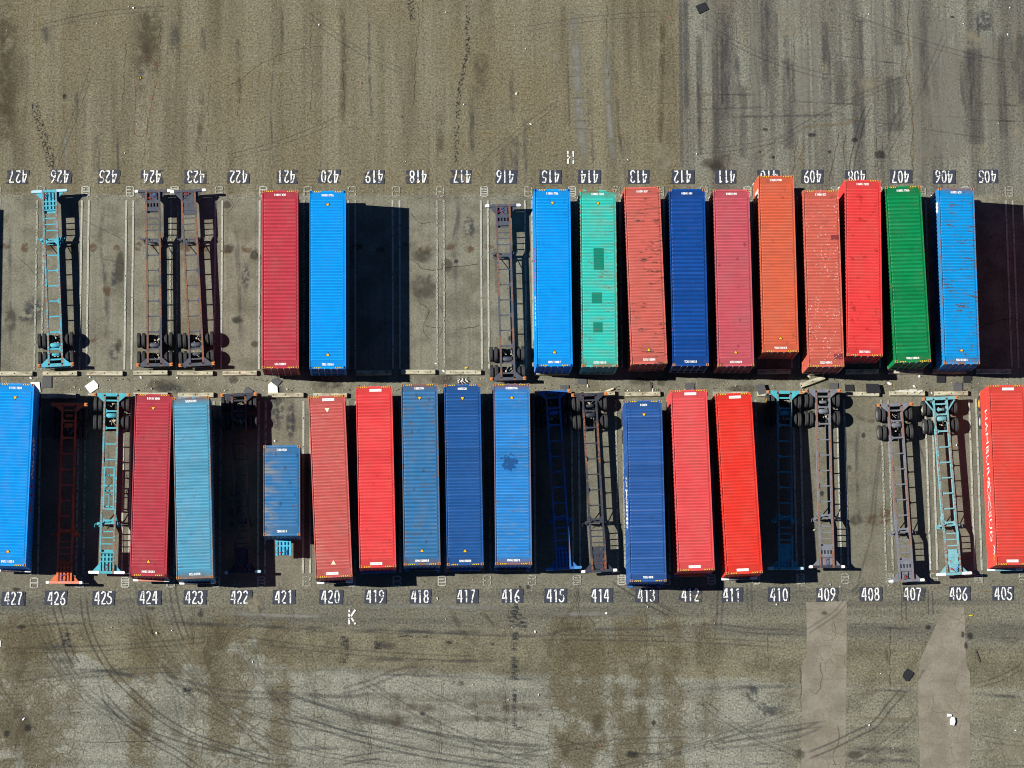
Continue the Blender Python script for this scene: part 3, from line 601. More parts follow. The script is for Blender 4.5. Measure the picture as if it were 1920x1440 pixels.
for ch, px_, py_, fl, h in (('H', 1071, 295.5, True, .9), ('K', 659, 1157, False, .98), ('J', -1, 1160, False, 1.3)):
    m = MB(); x_, y_ = G(px_, py_); glyphs(m, ch, x_, y_, h, fl, wd=.125, z=.044)
    put('painted_letter', m.mesh('painted_letter'), WHITE, yard)
m = MB(); x_, y_ = G(-2, 1207); m.face([(x_ - .1, y_ - .22, .044), (x_ + .12, y_ - .22, .044), (x_ + .12, y_ + .2, .044), (x_ - .1, y_ + .2, .044)])
put('painted_letter', m.mesh('painted_letter'), WHITE, yard)

# ------------------------------------------------------------------ shipping containers
W2 = 1.219
RUSTY = (.21, .085, .025)
def container_paint(name, rgb, seed, rust=.1, streak=0., fade=0., blotch=0., specks=0., spots=0., patches=(), seam=.0, edge=.15, grime=.35, wash=None, zt=2.5, film=.16, strk_x=0., strk_c=(.045, .033, .022)):
    n = NB(name, off=(seed * 7.31, seed * 3.77, seed * 1.9))
    x, y, z = n.xyz()
    base = S(*rgb, 1.18)
    c = n.scale_col(base, n.m('ADD', n.m('MULTIPLY', n.noise((1.2, 2.4, 1.2), 4., .6), .40), .80))
    if fade:
        lum = .3 * base[0] + .5 * base[1] + .2 * base[2]
        c = n.mix(n.m('MULTIPLY', n.step(n.noise((.5, .35, .5), 4., .65), .42, .66), fade), c, tuple(v * .80 + lum * .22 + .02 for v in base))
    if seam:       # roof sheets of slightly different age
        pn = n.m('FRACT', n.m('MULTIPLY', n.m('ADD', y, 6.1), 1 / 1.06))
        c = n.mix(n.m('MULTIPLY', n.step(n.m('ABSOLUTE', n.m('SUBTRACT', pn, .5)), .44, .49), seam), c, tuple(min(.8, v * 1.5 + .06) for v in base))
        wn = n.t.nodes.new('ShaderNodeTexWhiteNoise'); wn.noise_dimensions = '1D'
        n.set(wn.inputs['W'], n.m('FLOOR', n.m('MULTIPLY', n.m('ADD', y, 6.1), 1 / 1.06)))
        c = n.scale_col(c, n.m('ADD', n.m('MULTIPLY', wn.outputs['Value'], .18), .90))
    if wash: c = n.mix(n.m('MULTIPLY', n.m('MULTIPLY', n.step(n.noise((.6, 2.2, .6), 4., .6), .42, .62), n.step(n.m('ADD', x, n.m('MULTIPLY', n.noise((.2, .5, 1), 2.), .8)), wash[2], wash[3])), wash[1]), c, wash[0])
    if grime:
        c = n.mix(n.m('MULTIPLY', n.m('MULTIPLY', n.step(n.noise((.9, 5.5, .9), 3., .65), .50, .66), grime), .55), c, tuple(v * .45 + .01 for v in base))
    for (x0, x1, y0, y1, f) in patches:
        k = n.m('MULTIPLY', n.m('MULTIPLY', n.step(x, x0 - .01, x0 + .01), n.step(x, x1 + .01, x1 - .01)), n.m('MULTIPLY', n.step(y, y0 - .01, y0 + .01), n.step(y, y1 + .01, y1 - .01)))
        c = n.mix(k, c, f)
    if blotch:
        c = n.mix(n.m('MULTIPLY', n.step(n.noise((1.9, 1.6, 1.), 3., .6), .60, .70), blotch), c, tuple(v * .42 + .004 for v in base))
    if spots:
        d, _ = n.voro((1.0, .7, 1.), 'F1')
        k = n.m('MULTIPLY', n.step(n.m('ADD', d, n.m('MULTIPLY', n.noise(4., 2.), .10)), .17, .12), n.step(n.noise(.35, 1.), .44, .52))
        c = n.mix(n.m('MULTIPLY', k, spots), c, tuple(v * .30 + .004 for v in base))
    if streak:
        k = n.m('MULTIPLY', n.step(n.noise((1.1, 8., 1.), 3., .65), .54, .61), n.step(n.m('ADD', n.noise((.5, .4, .5), 2., .6), n.m('MULTIPLY', x, strk_x)), .44, .56))
        k = n.m('MULTIPLY', k, n.step(n.noise((7., 14., 1.), 1., .6), .32, .50))
        c = n.mix(n.m('MULTIPLY', k, streak), c, strk_c)
    if rust:
        k = n.step(n.noise((1.3, 5.0, 1.2), 4., .70), .68 - rust * .28, .73 - rust * .24)
        c = n.mix(n.m('MULTIPLY', k, .85), c, n.mix(n.noise(6., 2.), RUSTY, (.10, .055, .03)))
    if edge:
        ax = n.m('ABSOLUTE', x); ay = n.m('ABSOLUTE', y)
        e = n.m('MULTIPLY', n.m('MAXIMUM', n.step(ax, 1.12, 1.21), n.step(ay, 5.55, 6.05)), n.step(z, zt - .45, zt - .08, .25, 1.))
        k = n.m('MULTIPLY', e, n.step(n.noise((2.4, 2.4, 2.4), 4., .7), .66 - edge * .3, .74 - edge * .3))
        c = n.mix(n.m('MULTIPLY', k, .85), c, RUSTY)
    if specks:
        d, _ = n.voro((5.0, 3.6, 1.), 'F1')
        k = n.m('MULTIPLY', n.step(n.m('ADD', d, n.m('MULTIPLY', n.noise(7., 2.), .2)), .26, .20), n.step(n.noise((.9, .55, 1.), 3., .7), .50, .58))
        d2, _ = n.voro((1.1, 1.6, 1.), 'F1')
        k = n.m('MAXIMUM', k, n.step(n.m('ADD', d2, n.m('MULTIPLY', n.noise(5., 2.), .16)), .115, .09))
        c = n.mix(n.m('MULTIPLY', k, specks), c, (.78, .76, .72))
    rgh = n.m('ADD', n.m('MULTIPLY', n.noise(3., 3.), .25), .42)
    tr = n.m('MULTIPLY', n.step(z, zt - .018, zt - .045), n.step(z, zt - .075, zt - .062))      # shade between the roof ridges, painted into the trough colour
    if film: c = n.mix(n.m('MULTIPLY', n.step(n.noise((.8, .5, .8), 5., .7), .40, .70), film), c, (.20, .17, .13))
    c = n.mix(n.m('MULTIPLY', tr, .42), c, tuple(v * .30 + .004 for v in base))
    return n.bsdf(c, rgh, spec=.10, bump=n.noise((1.6, 1.6, 1.6), 3., .5), bstr=.5, bdist=.03)

_cache = {}
def roof_mesh(L2, H, pitch, flat=.50):
    k = ('roof', L2, H, pitch)
    if k in _cache: return _cache[k]
    m = MB(); zt = H - .016; zv = H - .048
    y0, y1 = -L2 + flat, L2 - flat; cnt = int((y1 - y0) / pitch); y0 = -cnt * pitch / 2; y1 = -y0
    X = W2 - .055; xe = X - .05
    # header plates
    m.face([(-X, y1, zv), (X, y1, zv), (X, L2 - .12, zv), (-X, L2 - .12, zv)]); m.face([(-X, -L2 + .12, zv), (X, -L2 + .12, zv), (X, y0, zv), (-X, y0, zv)])
    for i in range(cnt):
        a = y0 + i * pitch; b = a + pitch
        s = .045; r0 = a + .012; r1 = b - .012 - .03
        # valley floor round the ridge, then the pressed ridge with sloping flanks and ends
        O = [(-X, a), (X, a), (X, b), (-X, b)]; I = [(-xe, r0), (xe, r0), (xe, r1), (-xe, r1)]; T = [(-xe + .07, r0 + s), (xe - .07, r0 + s), (xe - .07, r1 - s), (-xe + .07, r1 - s)]
        V = [(p[0], p[1], zv) for p in O] + [(p[0], p[1], zv) for p in I] + [(p[0], p[1], zt) for p in T]
        F = []
        for q in range(4):
            r = (q + 1) % 4
            F += [(q, r, 4 + r, 4 + q), (4 + q, 4 + r, 8 + r, 8 + q)]
        F.append((8, 9, 10, 11)); m.solid(V, F)
    me = m.mesh('roof'); _cache[k] = me; return me
def corr_profile(half, pitch=.278, depth=.036):
    """(t, inset) along a corrugated wall"""
    P = []; n = int(2 * half / pitch); t = -n * pitch / 2
    P.append((-half, 0.))
    for i in range(n):
        P += [(t + .05, 0.), (t + .10, depth), (t + .10 + .07, depth), (t + .10 + .14, 0.)] if False else [(t + .035, 0.), (t + .105, depth), (t + .175, depth), (t + .245, 0.)]
        t += pitch
    P.append((half, 0.)); return P
def wall_mesh(kind, half, z0, z1, x):
    k = (kind, half, z0, z1, x)
    if k in _cache: return _cache[k]
    m = MB()
    P = corr_profile(half)
    for (t0, d0), (t1, d1) in zip(P, P[1:]):
        if kind == 'side': q = [(x - d0 * (1 if x > 0 else -1), t0, z0), (x - d1 * (1 if x > 0 else -1), t1, z0), (x - d1 * (1 if x > 0 else -1), t1, z1), (x - d0 * (1 if x > 0 else -1), t0, z1)]
        else: q = [(t0, x - d0, z0), (t1, x - d1, z0), (t1, x - d1, z1), (t0, x - d0, z1)]
        if (kind == 'side' and x < 0) or kind == 'front': q = q[::-1]
        m.face(q)
    me = m.mesh(kind); _cache[k] = me; return me
def frame_mesh(L2, H):
    k = ('frame', L2, H)
    if k in _cache: return _cache[k]
    m = MB(); c = .162
    for s in (-1, 1):
        xa, xb = sorted((s * W2, s * (W2 - .06)))
        m.box(xa, xb, -L2 + c, L2 - c, H - .07, H - .008)
        m.box(xa, xb, -L2 + c, L2 - c, 0.02, .16)
        for t in (-1, 1):
            ya, yb = sorted((t * L2, t * (L2 - .15))); xp, xq = sorted((s * W2, s * (W2 - .14)))
            m.box(xp, xq, ya, yb, .12, H - .12)
    for t in (-1, 1):
        ya, yb = sorted((t * (L2 - .004), t * (L2 - .12)))
        m.box(-W2 + .178, W2 - .178, ya, yb, H - .12, H - .012)
        m.box(-W2 + .178, W2 - .178, ya, yb, 0.02, .15)
    m.box(-W2 + .065, W2 - .065, -L2 + .13, L2 - .13, .162, .19)
    me = m.mesh('frame'); _cache[k] = me; return me
def casting_mesh():
    if 'cast' in _cache: return _cache['cast']
    m = MB(); a, b, h = .089, .081, .118
    # box with a slot in its upper face
    V = [(-a, -b, 0), (a, -b, 0), (a, b, 0), (-a, b, 0), (-a, -b, h), (a, -b, h), (a, b, h), (-a, b, h)]
    I = [(-.034, -.06), (.034, -.06), (.034, .06), (-.034, .06)]
    V += [(x, y, h) for x, y in I] + [(x, y, h - .09) for x, y in I]
    F = [(0, 3, 2, 1), (0, 1, 5, 4), (1, 2, 6, 5), (2, 3, 7, 6), (3, 0, 4, 7)]
    for q in range(4):
        r = (q + 1) % 4
        F += [(4 + q, 4 + r, 8 + r, 8 + q), (8 + q, 8 + r, 12 + r, 12 + q)]
    F.append((12, 13, 14, 15)); m.solid(V, F)
    me = m.mesh('corner_casting'); _cache['cast'] = me; return me
def door_mesh(L2, H, s):
    k = ('door', L2, H, s)
    if k in _cache: return _cache[k]
    m = MB(); y = -L2 + .03
    xa, xb = sorted((s * .012, s * (W2 - .145)))
    z0, z1 = .16, H - .13; n = 5; hh = (z1 - z0) / n
    m.face([(xa, y + .06, z0), (xa, y + .06, z1), (xb, y + .06, z1), (xb, y + .06, z0)])
    m.box(xa, xb, y, y + .02, z0, z0 + .05); m.box(xa, xb, y, y + .02, z1 - .05, z1)
    for i in range(n):
        a = z0 + i * hh; P = [(a + .05, 0), (a + .09, .034), (a + hh * .45, .034), (a + hh * .45 + .04, 0), (a + hh, 0)]
        P = [(a, 0)] + P
        for (u, d), (v, e) in zip(P, P[1:]):
            if v > z1: v = z1
            m.face([(xa, y + .021 + d, u), (xb, y + .021 + d, u), (xb, y + .021 + e, v), (xa, y + .021 + e, v)])
    me = m.mesh('door'); _cache[k] = me; return me
def rod_mesh(L2, H, x):
    k = ('rod', L2, H, x)
    if k in _cache: return _cache[k]
    m = MB(); y = -L2 - .012
    m.bar((x, y, .06), (x, y, H - .035), .021, n=8)
    for z in (.10, .55, 1.0, H - .5, H - .09): m.box(x - .05, x + .05, y + .018, y + .042, z - .03, z + .03)
    m.box(x - .028, x + .028, y - .03, y + .03, H - .085, H - .028)
    m.box(x - .005, x + (.42 if x > 0 else .42), y - .03, y - .018, 1.06, 1.10)
    me = m.mesh('lock_rod'); _cache[k] = me; return me
def tri_mesh(t):
    k = ('tri', t)
    if k in _cache: return _cache[k]
    m = MB()
    def tr(r, z, mi):
        P = [(r * math.sin(R(120 * i)), r * math.cos(R(120 * i))) for i in range(3)]
        if t > 0: P = [(-x, -y) for x, y in P]
        m.face([(x, y, z) for x, y in P][::-1], mi)
    tr(.185, 0, 0); tr(.130, .004, 1)
    me = m.mesh('warning_triangle'); _cache[k] = me; return me
def haz_mesh():
    if 'haz' in _cache: return _cache['haz']
    m = MB(); h = .085; L = .50
    m.face([(-L / 2, 0, 0), (L / 2, 0, 0), (L / 2, h, 0), (-L / 2, h, 0)], 0)
    for i in range(4):
        a = -L / 2 + .02 + i * .12
        m.face([(a, 0.004, .004), (a + .06, .004, .004), (a + .10, h - .004, .004), (a + .04, h - .004, .004)], 1)
    me = m.mesh('hazard_stripe'); _cache['haz'] = me; return me
def text_mesh(s, size, align='CENTER', bold=.0):
    k = ('text', s, size, bold)
    if k in _cache: return _cache[k]
    cu = bpy.data.curves.new('lettering', 'FONT'); cu.body = s; cu.size = size; cu.align_x = align; cu.align_y = 'CENTER'; cu.offset = bold
    cu.resolution_u = 3
    o = bpy.data.objects.new('lettering', cu); COL.objects.link(o); bpy.context.view_layer.update()
    me = bpy.data.meshes.new_from_object(o.evaluated_get(bpy.context.evaluated_depsgraph_get()))
    COL.objects.unlink(o); bpy.data.objects.remove(o)
    me.materials.clear(); me.materials.append(None)
    _cache[k] = me; return me
LETTER = plain('white_lettering', (.80, .80, .77), .6, .08)
TRI_Y = plain('warning_yellow', (.78, .42, .01), .5, .08); TRI_K = plain('warning_black', (.015, .015, .03), .5, .1)
TRI_W = plain('warning_pale_yellow', (.80, .70, .22), .5, .08)
HAZ_Y = plain('hazard_yellow', (.75, .50, .03), .5, .12); HAZ_K = plain('hazard_black', (.04, .02, .02), .6, .1)
PLATE = plain('white_plate', (.72, .72, .70), .5, .1); PTEXT = plain('faded_plate_text', (.40, .36, .34), .6, .3, 9.)
ROD = plain('galvanised_steel', (.22, .22, .24), .45, .15, spec=.5)
CAST = plain('rusted_casting', (.44, .18, .06), .8, .45, 6.)
LOGO_R = plain('red_lettering', (.55, .01, .02), .5, .1)
CON = []
def container(label, x, y, yaw, rgb, front_up=True, H=2.896, L=12.192, pitch=.212, ids=('', ''), tri=(0, 0), haz=(0, 0), plate=False, castm=None, zb=1.17, dark_tri=True, group=None, trusty=None, **kw):
    """x, y, yaw: measured centre of the roof; the doors face the yard's middle strip"""
    root = empty('shipping_container', (x, y, zb), yaw + (0 if front_up else math.pi))
    tag(root, label, 'shipping container', group or 'shipping containers parked on chassis')
    L2 = L / 2
    mat = container_paint('container_paint_%d' % len(CON), rgb, len(CON) + 1, zt=H, **kw)
    put('roof', roof_mesh(L2, H, pitch), mat, root)
    put('frame', frame_mesh(L2, H), mat, root)
    for s in (-1, 1): put('side_wall', wall_mesh('side', L2 - .14, .155, H - .065, s * (W2 - .012)), mat, root)
    put('front_wall', wall_mesh('front', W2 - .135, .145, H - .115, L2 - .03), mat, root)
    for s in (-1, 1):
        d = put('door', door_mesh(L2, H, s), mat, root)
        for r in (.22, .62): put('lock_rod', rod_mesh(L2, H, s * r), ROD, d)
    cm = castm or CAST
    for sx in (-1, 1):
        for sy in (-1, 1):
            for z in (0., H - .118):
                put('corner_casting', casting_mesh(), cm, root, (sx * (W2 - .089 + .002), sy * (L2 - .081 + .002), z))
    for e, t in ((0, 1), (1, -1)):              # e 0: front end, 1: door end
        ey = t * (L2 - .29)
        if ids[e] and not plate:
            io = put('id_number', text_mesh(ids[e], .20, bold=.008), LETTER, root, (0, ey, H - .040), math.pi if t > 0 else 0.); io.scale = (.62, 1, 1)
        if plate:
            m = MB(); m.box(-.40, .40, -.09, .09, 0, .006); p = put('id_plate', m.mesh('id_plate'), PLATE, root, (.1 * t, ey + .02 * t, H - .044), math.pi if t > 0 else 0.)
            put('id_number', text_mesh(ids[e], .13), PTEXT, p, (0, 0, .010))
        if tri[e]:
            put('warning_triangle', tri_mesh(t if tri[e] > 0 else -t), [TRI_K if dark_tri else PLATE, TRI_Y if dark_tri else TRI_W], root, (0, t * (L2 - .95), H - .011))
        if haz[e]:
            for s in (-1, 1): put('hazard_stripe', haz_mesh(), [HAZ_K, HAZ_Y], root, (s * .70, t * (L2 - .065) - .04, H - .0085))
    CON.append((root, mat)); return root
def on_wall(root, me, side, y, z, mat, L2, name='lettering', mirror=False):
    """cuts flat lettering along the wall's folds and lays it on the corrugation (2 mm proud)"""
    bm = bmesh.new(); bm.from_mesh(me)
    # flat text x -> along wall, y -> up. read from outside
    along = (-1 if side < 0 else 1)
    for v in bm.verts: v.co = Vector((0, y + along * v.co.x, z + v.co.y))
    P = corr_profile(L2 - .14)
    ys = [v.co.y for v in bm.verts]
    for t, d in P:
        if min(ys) < t < max(ys):
            bmesh.ops.bisect_plane(bm, geom=bm.verts[:] + bm.edges[:] + bm.faces[:], plane_co=(0, t, 0), plane_no=(0, 1, 0))
    def prof(yv):
        for (t0, d0), (t1, d1) in zip(P, P[1:]):
            if t0 - 1e-6 <= yv <= t1 + 1e-6: return d0 + (d1 - d0) * (yv - t0) / max(1e-9, t1 - t0)
        return 0.
    for v in bm.verts: v.co.x = side * (W2 - .012 - prof(v.co.y) + .004)
    m2 = bpy.data.meshes.new(name); bm.to_mesh(m2); bm.free(); m2.materials.clear(); m2.materials.append(None)
    return put(name, m2, mat, root)
def scrawl(n, length, h, seed):
    """row of unreadable brush letters"""
    rd = random.Random(seed); m = MB(); adv = length / n
    for i in range(n):
        x0 = -length / 2 + i * adv
        for k in range(rd.choice((2, 3))):
            pts = [(x0 + rd.uniform(.05, .75) * adv, rd.uniform(-.5, .5) * h) for q in range(3)]
            pts.sort(key=lambda p: p[1])
            stroke(m, pts, h * .22, lambda a, b: (a, b), .0)
    return m.mesh('lettering')

AZ = (0, 164, 250)
A = dict
castblue = plain('blue_casting', S(20, 110, 190), .7, .4, 6.); castpale = plain('pale_casting', S(190, 150, 130), .7, .5, 6.)
U = 'upper row'
Rd = math.radians
spec_c = [
 # label, x, y, yaw deg, rgb, front_up, options
 ('dull crimson container in the upper row at bay 421, left of an azure one', -7.90, 36.45, .34, (203, 66, 78), True, A(pitch=.253, ids=('UCA 131081 8', 'UCA 110283 9'), haz=(1, 1), rust=.05, grime=.25, edge=.1)),
 ('clean azure container with empty shaded bays to its right, upper row bay 420', -4.71, 36.42, .10, AZ, True, A(pitch=.202, ids=('TCLU 110214 8', 'TRIU 110216 8'), tri=(1, 1), haz=(1, 1), castm=castblue, film=.03, rust=.02, edge=.03, grime=.2)),
 ('clean azure container beside a bare grey chassis, upper row bay 415', 10.51, 36.55, .12, AZ, True, A(pitch=.206, ids=('TRLU 110081 2', 'DRYU 110088 7'), tri=(1, 1), haz=(1, 1), castm=castblue, film=.03, rust=.03, edge=.03, grime=.25, blotch=.35)),
 ('teal green container with dark square repair patches on its roof', 13.59, 36.51, -.07, (60, 212, 190), True, A(film=.04, pitch=.214, ids=('OCVU 120003 8', 'OCVU 110011 8'), tri=(1, 0), rust=.26, edge=.8, grime=.15, streak=.4, strk_c=(.20, .12, .06), wash=((.30, .22, .13), .25, -1.5, 1.0),
      patches=((-.34, .36, .55, 2.05, S(20, 148, 118)), (-.5, .2, -1.75, -1.0, S(28, 150, 122)), (-.42, .22, -3.75, -3.05, S(20, 150, 122))))),
 ('salmon container with black scrapes along the right of its roof, upper row bay 413', 16.76, 36.70, 1.46, (226, 110, 96), True, A(pitch=.206, ids=('ATX 140311 8', 'TGTU 110054 8'), tri=(0, 1), rust=.08, streak=.95, strk_x=.10, edge=.15)),
 ('navy blue container between a salmon and a pink one', 19.69, 36.56, .23, (16, 76, 152), True, A(film=.03, pitch=.28, ids=('NIH 110405 8', 'TCXU 110412 3'), rust=.03, edge=.1, blotch=.3, seam=.15, grime=.4)),
 ('dusty pink red container with a few dark stains mid roof', 22.74, 36.53, .36, (216, 92, 102), True, A(pitch=.206, ids=('INU 110204 8', 'SCTU 110224 8'), tri=(0, 1), rust=.06, spots=.6, fade=.25, edge=.15)),
 ('orange red container standing furthest forward over number 410', 25.80, 37.49, .26, (234, 108, 74), True, A(pitch=.206, ids=('CRLU 110701 3', 'TGHU 110144 8'), tri=(0, 1), haz=(1, 1), rust=.08, spots=.3, edge=.2)),
 ('salmon container spattered with white bird droppings', 28.85, 36.48, .38, (226, 108, 88), True, A(pitch=.222, ids=('LCD 148061 2', 'CCLU 140041 2'), haz=(1, 1), rust=.08, specks=.8, blotch=.4, edge=.2, patches=((.60, 1.16, 2.65, 2.98, S(160, 66, 70)), (.55, 1.16, -5.6, -5.2, S(160, 66, 70))))),
 ('bright red container with faint dark mottling in the upper row, bay 408', 31.62, 37.21, -.91, (255, 72, 70), True, A(pitch=.209, ids=('CRXU 110094 2', 'CRN 711061 3'), haz=(1, 1), rust=.02, blotch=.75, edge=.1)),
 ('green container in the upper row at bay 407', 34.63, 36.77, 1.58, (6, 142, 78), True, A(film=.06, pitch=.267, ids=('WHLU 120091 8', 'WHLU 120001 8'), haz=(1, 1), rust=.07, edge=.4, blotch=.25, seam=.15)),
 ('sky blue container streaked with brown rust, last in the upper row', 38.12, 36.64, .03, (10, 162, 232), True, A(film=.03, pitch=.206, ids=('UCP 112001 8', 'PCIU 821208 2'), tri=(0, 1), rust=.22, streak=1., strk_x=.06, strk_c=(.10, .055, .02), edge=.75)),
 ('plain azure container cut off by the left picture edge, lower row bay 427', None, None, None, AZ, False, A(pitch=.206, ids=('SNCU 111072 8', 'KOBL 110111 8'), tri=(1, 1), haz=(1, 1), rust=.02, edge=.04, grime=.2)),
 ('crimson container in the lower row with yellow triangles at both roof ends', -16.42, 22.55, -1.12, (200, 68, 80), False, A(H=2.591, ids=('RAND 120120 8', 'MARK 101103 8'), tri=(1, 1), haz=(1, 1), rust=.03, spots=.35, edge=.08, castm=plain('crimson_casting', S(150, 60, 52), .7, .4, 6.), pitch=.217)),
 ('faded pale blue container with tan end plates, lower row bay 423', -13.64, 22.37, 1.77, (92, 172, 200), False, A(H=2.591, pitch=.217, ids=('GCU 4127578', 'GCU 4127575'), rust=.16, edge=.95, fade=.5, blotch=.25, seam=.12)),
 ('brick pink container with pale scratches, right of the short blue one', -4.52, 22.41, 2.41, (220, 100, 92), False, A(pitch=.214, plate=True, ids=('CAXU 989482 8', 'CAXU 4827 8'), tri=(1, 1), haz=(1, 1), dark_tri=False, rust=.12, edge=.25, fade=.15, wash=((.5, .38, .3), .07, -1.2, 1.2), streak=.16, strk_c=(.55, .45, .38))),
 ('bright red container with white roof plates at bay 419', -1.49, 23.04, 1.17, (255, 76, 76), False, A(H=2.591, pitch=.214, plate=True, ids=('HJCU 812402 5', 'HASU 431385 4'), haz=(1, 1), rust=.02, edge=.15, spots=.25, seam=.2)),
 ('rusty steel blue container with brown scabs and pale dents, lower row bay 418', 1.50, 23.19, .72, (54, 124, 174), False, A(H=2.591, pitch=.26, ids=('CMAU 1200043 8', 'HAU 2000 8'), tri=(1, 1), haz=(1, 1), rust=.22, edge=.75, fade=.3, spots=.5, streak=.75, strk_c=(.13, .08, .035))),
 ('dark royal blue container in good paint, lower row bay 417', 4.37, 23.16, .64, (38, 94, 158), False, A(film=.03, H=2.591, pitch=.214, ids=('CMAU 59250 8', 'MCI 2250 8'), tri=(1, 1), haz=(1, 1), rust=.03, edge=.3, seam=.2)),
 ('mid blue container with a big dark splash stain on its roof', 7.64, 23.19, .16, (52, 144, 216), False, A(film=.03, H=2.591, pitch=.206, ids=('MWHU 02067 8', 'WAA 020201 8'), tri=(0, -1), haz=(1, 1), rust=.14, edge=1.15, seam=.25, streak=.45, strk_x=-.08, strk_c=(.20, .22, .16))),
 ('royal blue container with white lettering on its left side, lower row bay 413', 16.55, 22.02, .55, (50, 98, 164), False, A(film=.03, pitch=.217, ids=('TCNU 409 8', 'AUMO 8'), tri=(0, 1), haz=(1, 1), castm=castpale, rust=.02, edge=.06, seam=.5, blotch=.25)),
 ('rosy red container with white roof plates, lower row bay 412', 19.69, 22.74, 1.38, (250, 88, 88), False, A(pitch=.206, plate=True, ids=('SUDU 491304 7', 'SUDU 411702 8'), haz=(1, 1), rust=.03, edge=.15, fade=.2)),
 ('vivid scarlet container with white roof plates, lower row bay 411', 22.80, 22.51, 2.33, (255, 62, 48), False, A(pitch=.21, plate=True, ids=('SUDU 661103 4', 'SUDU 801406 2'), haz=(1, 1), rust=.01, edge=.10)),
 ('red container with big white lettering down its left side', None, None, None, (244, 78, 64), False, A(pitch=.21, plate=True, ids=('SUDU 583012 6', 'SUDU 502217 4'), haz=(1, 1), rust=.03, edge=.15, fade=.2)),
 ('short rusty blue container half the length of the others', -7.74, 22.13, .25, (54, 128, 182), False, A(H=2.591, L=6.058, pitch=.222, ids=('CBHU 051 8', 'OOLU 051 2'), rust=.16, edge=.9, fade=.3, spots=.5, wash=((.34, .27, .15), .55, .3, 1.3))),
]
def roof_place(TL, TR, BL, BR=None, z=4.06, L=12.192):
    """centre and yaw of a container whose roof corners are read off the survey photograph"""
    t = [Vector(G(*p, z)) if p else None for p in (TL, TR, BL, BR)]
    return t
# the two cut by the picture's edges
b_ = Vector(G(48, 1061.8, 4.06)); t_ = Vector(G(63.9, 719.6, 4.06)); d_ = (t_ - b_).normalized(); n_ = Vector((d_.y, -d_.x))
c_ = (b_ + t_) / 2 - n_ * W2
i = [k for k, s_ in enumerate(spec_c) if 'left picture edge' in s_[0]][0]
spec_c[i] = (spec_c[i][0], c_.x, c_.y, math.degrees(math.atan2(-d_.x, d_.y)), *spec_c[i][4:])
t_ = Vector(G(1853.6, 721, 4.06)); b_ = Vector(G(1868.2, 1060.6, 4.06)); d_ = (t_ - b_).normalized(); n_ = Vector((d_.y, -d_.x))
c_ = (b_ + t_) / 2 + n_ * W2
i = [k for k, s_ in enumerate(spec_c) if 'down its left side' in s_[0]][0]
spec_c[i] = (spec_c[i][0], c_.x, c_.y, math.degrees(math.atan2(-d_.x, d_.y)), *spec_c[i][4:])
placed = []
for (lab, x, y, yw, rgb, fu, kw) in spec_c:
    H = kw.get('H', 2.896)
    # positions were measured for a roof 4.05 m up: slide along the line of sight for lower roofs
    zt = 1.17 + H; k = (CAM_H - zt) / (CAM_H - 4.05)
    x, y = x * k, y * k
    r = container(lab, x, y, Rd(yw), rgb, fu, **kw)
    placed.append((lab, x, y, Rd(yw), fu, r, kw.get('L', 12.192)))
def find(s): return [p for p in placed if s in p[0]][0]
# lettering on the long sides (front_up False turns the container round, so its own left is the yard's right)
o = find('down its left side')[5]
for s_, yy, sz in (('HAMBURG', 1.95, 1.14), ('SÜD', -3.35, 1.14)):
    me = text_mesh(s_, sz, bold=-.008)
    on_wall(o, me, 1, -yy if True else yy, 1.45, LETTER, 6.096)
m = MB()                                   # long lozenge emblem between the two words
for s in (-1, 1):
    stroke(m, [(-1.0, .05 * s), (-.45, .48 * s), (.15, .10 * s), (.75, .42 * s), (.95, .30 * s)], .11, lambda a, b: (a, b), 0.)
on_wall(o, m.mesh('emblem'), 1, 1.28, 1.45, LETTER, 6.096, 'emblem')
m = MB(); m.face([(-.32, -.09, 0), (.32, -.09, 0), (.32, .09, 0), (-.32, .09, 0)]); on_wall(o, m.mesh('side_number'), 1, 5.0, 2.35, LETTER, 6.096, 'side_number')
m = MB(); m.face([(-.25, -.06, 0), (.25, -.06, 0), (.25, .06, 0), (-.25, .06, 0)]); on_wall(o, m.mesh('side_number'), 1, 5.45, 2.2, HAZ_Y, 6.096, 'side_number')
o = find('beside a bare grey chassis')[5]
on_wall(o, scrawl(4, 1.6, .9, 3), -1, 1.55, 1.9, LOGO_R, 6.096); on_wall(o, scrawl(3, 1.3, .9, 5), -1, -.1, 1.9, LOGO_R, 6.096); on_wall(o, scrawl(7, 2.4, .9, 8), -1, -2.25, 1.8, LETTER, 6.096)
o = find('left picture edge')[5]
on_wall(o, scrawl(8, 2.8, 1., 9), -1, -1.3, 1.5, LETTER, 6.096); on_wall(o, scrawl(4, 2.0, 1., 10), -1, 1.35, 1.5, LOGO_R, 6.096)
o = find('white lettering on its left side')[5]
on_wall(o, scrawl(9, 3.5, 1.2, 12), 1, .65, 1.5, LETTER, 6.096)
o = find('last in the upper row')[5]
m = MB(); m.face([(-.35, -.4, 0), (.35, -.4, 0), (.35, .4, 0), (-.35, .4, 0)]); on_wall(o, m.mesh('side_sign'), -1, 4.9, 1.9, LETTER, 6.096, 'side_sign')
o = find('furthest forward')[5]
m = MB(); m.face([(-.3, -.8, 0), (.3, -.8, 0), (.3, .9, 0), (-.3, .9, 0)]); on_wall(o, m.mesh('side_sign'), -1, 4.95, 1.7, LETTER, 6.096, 'side_sign')
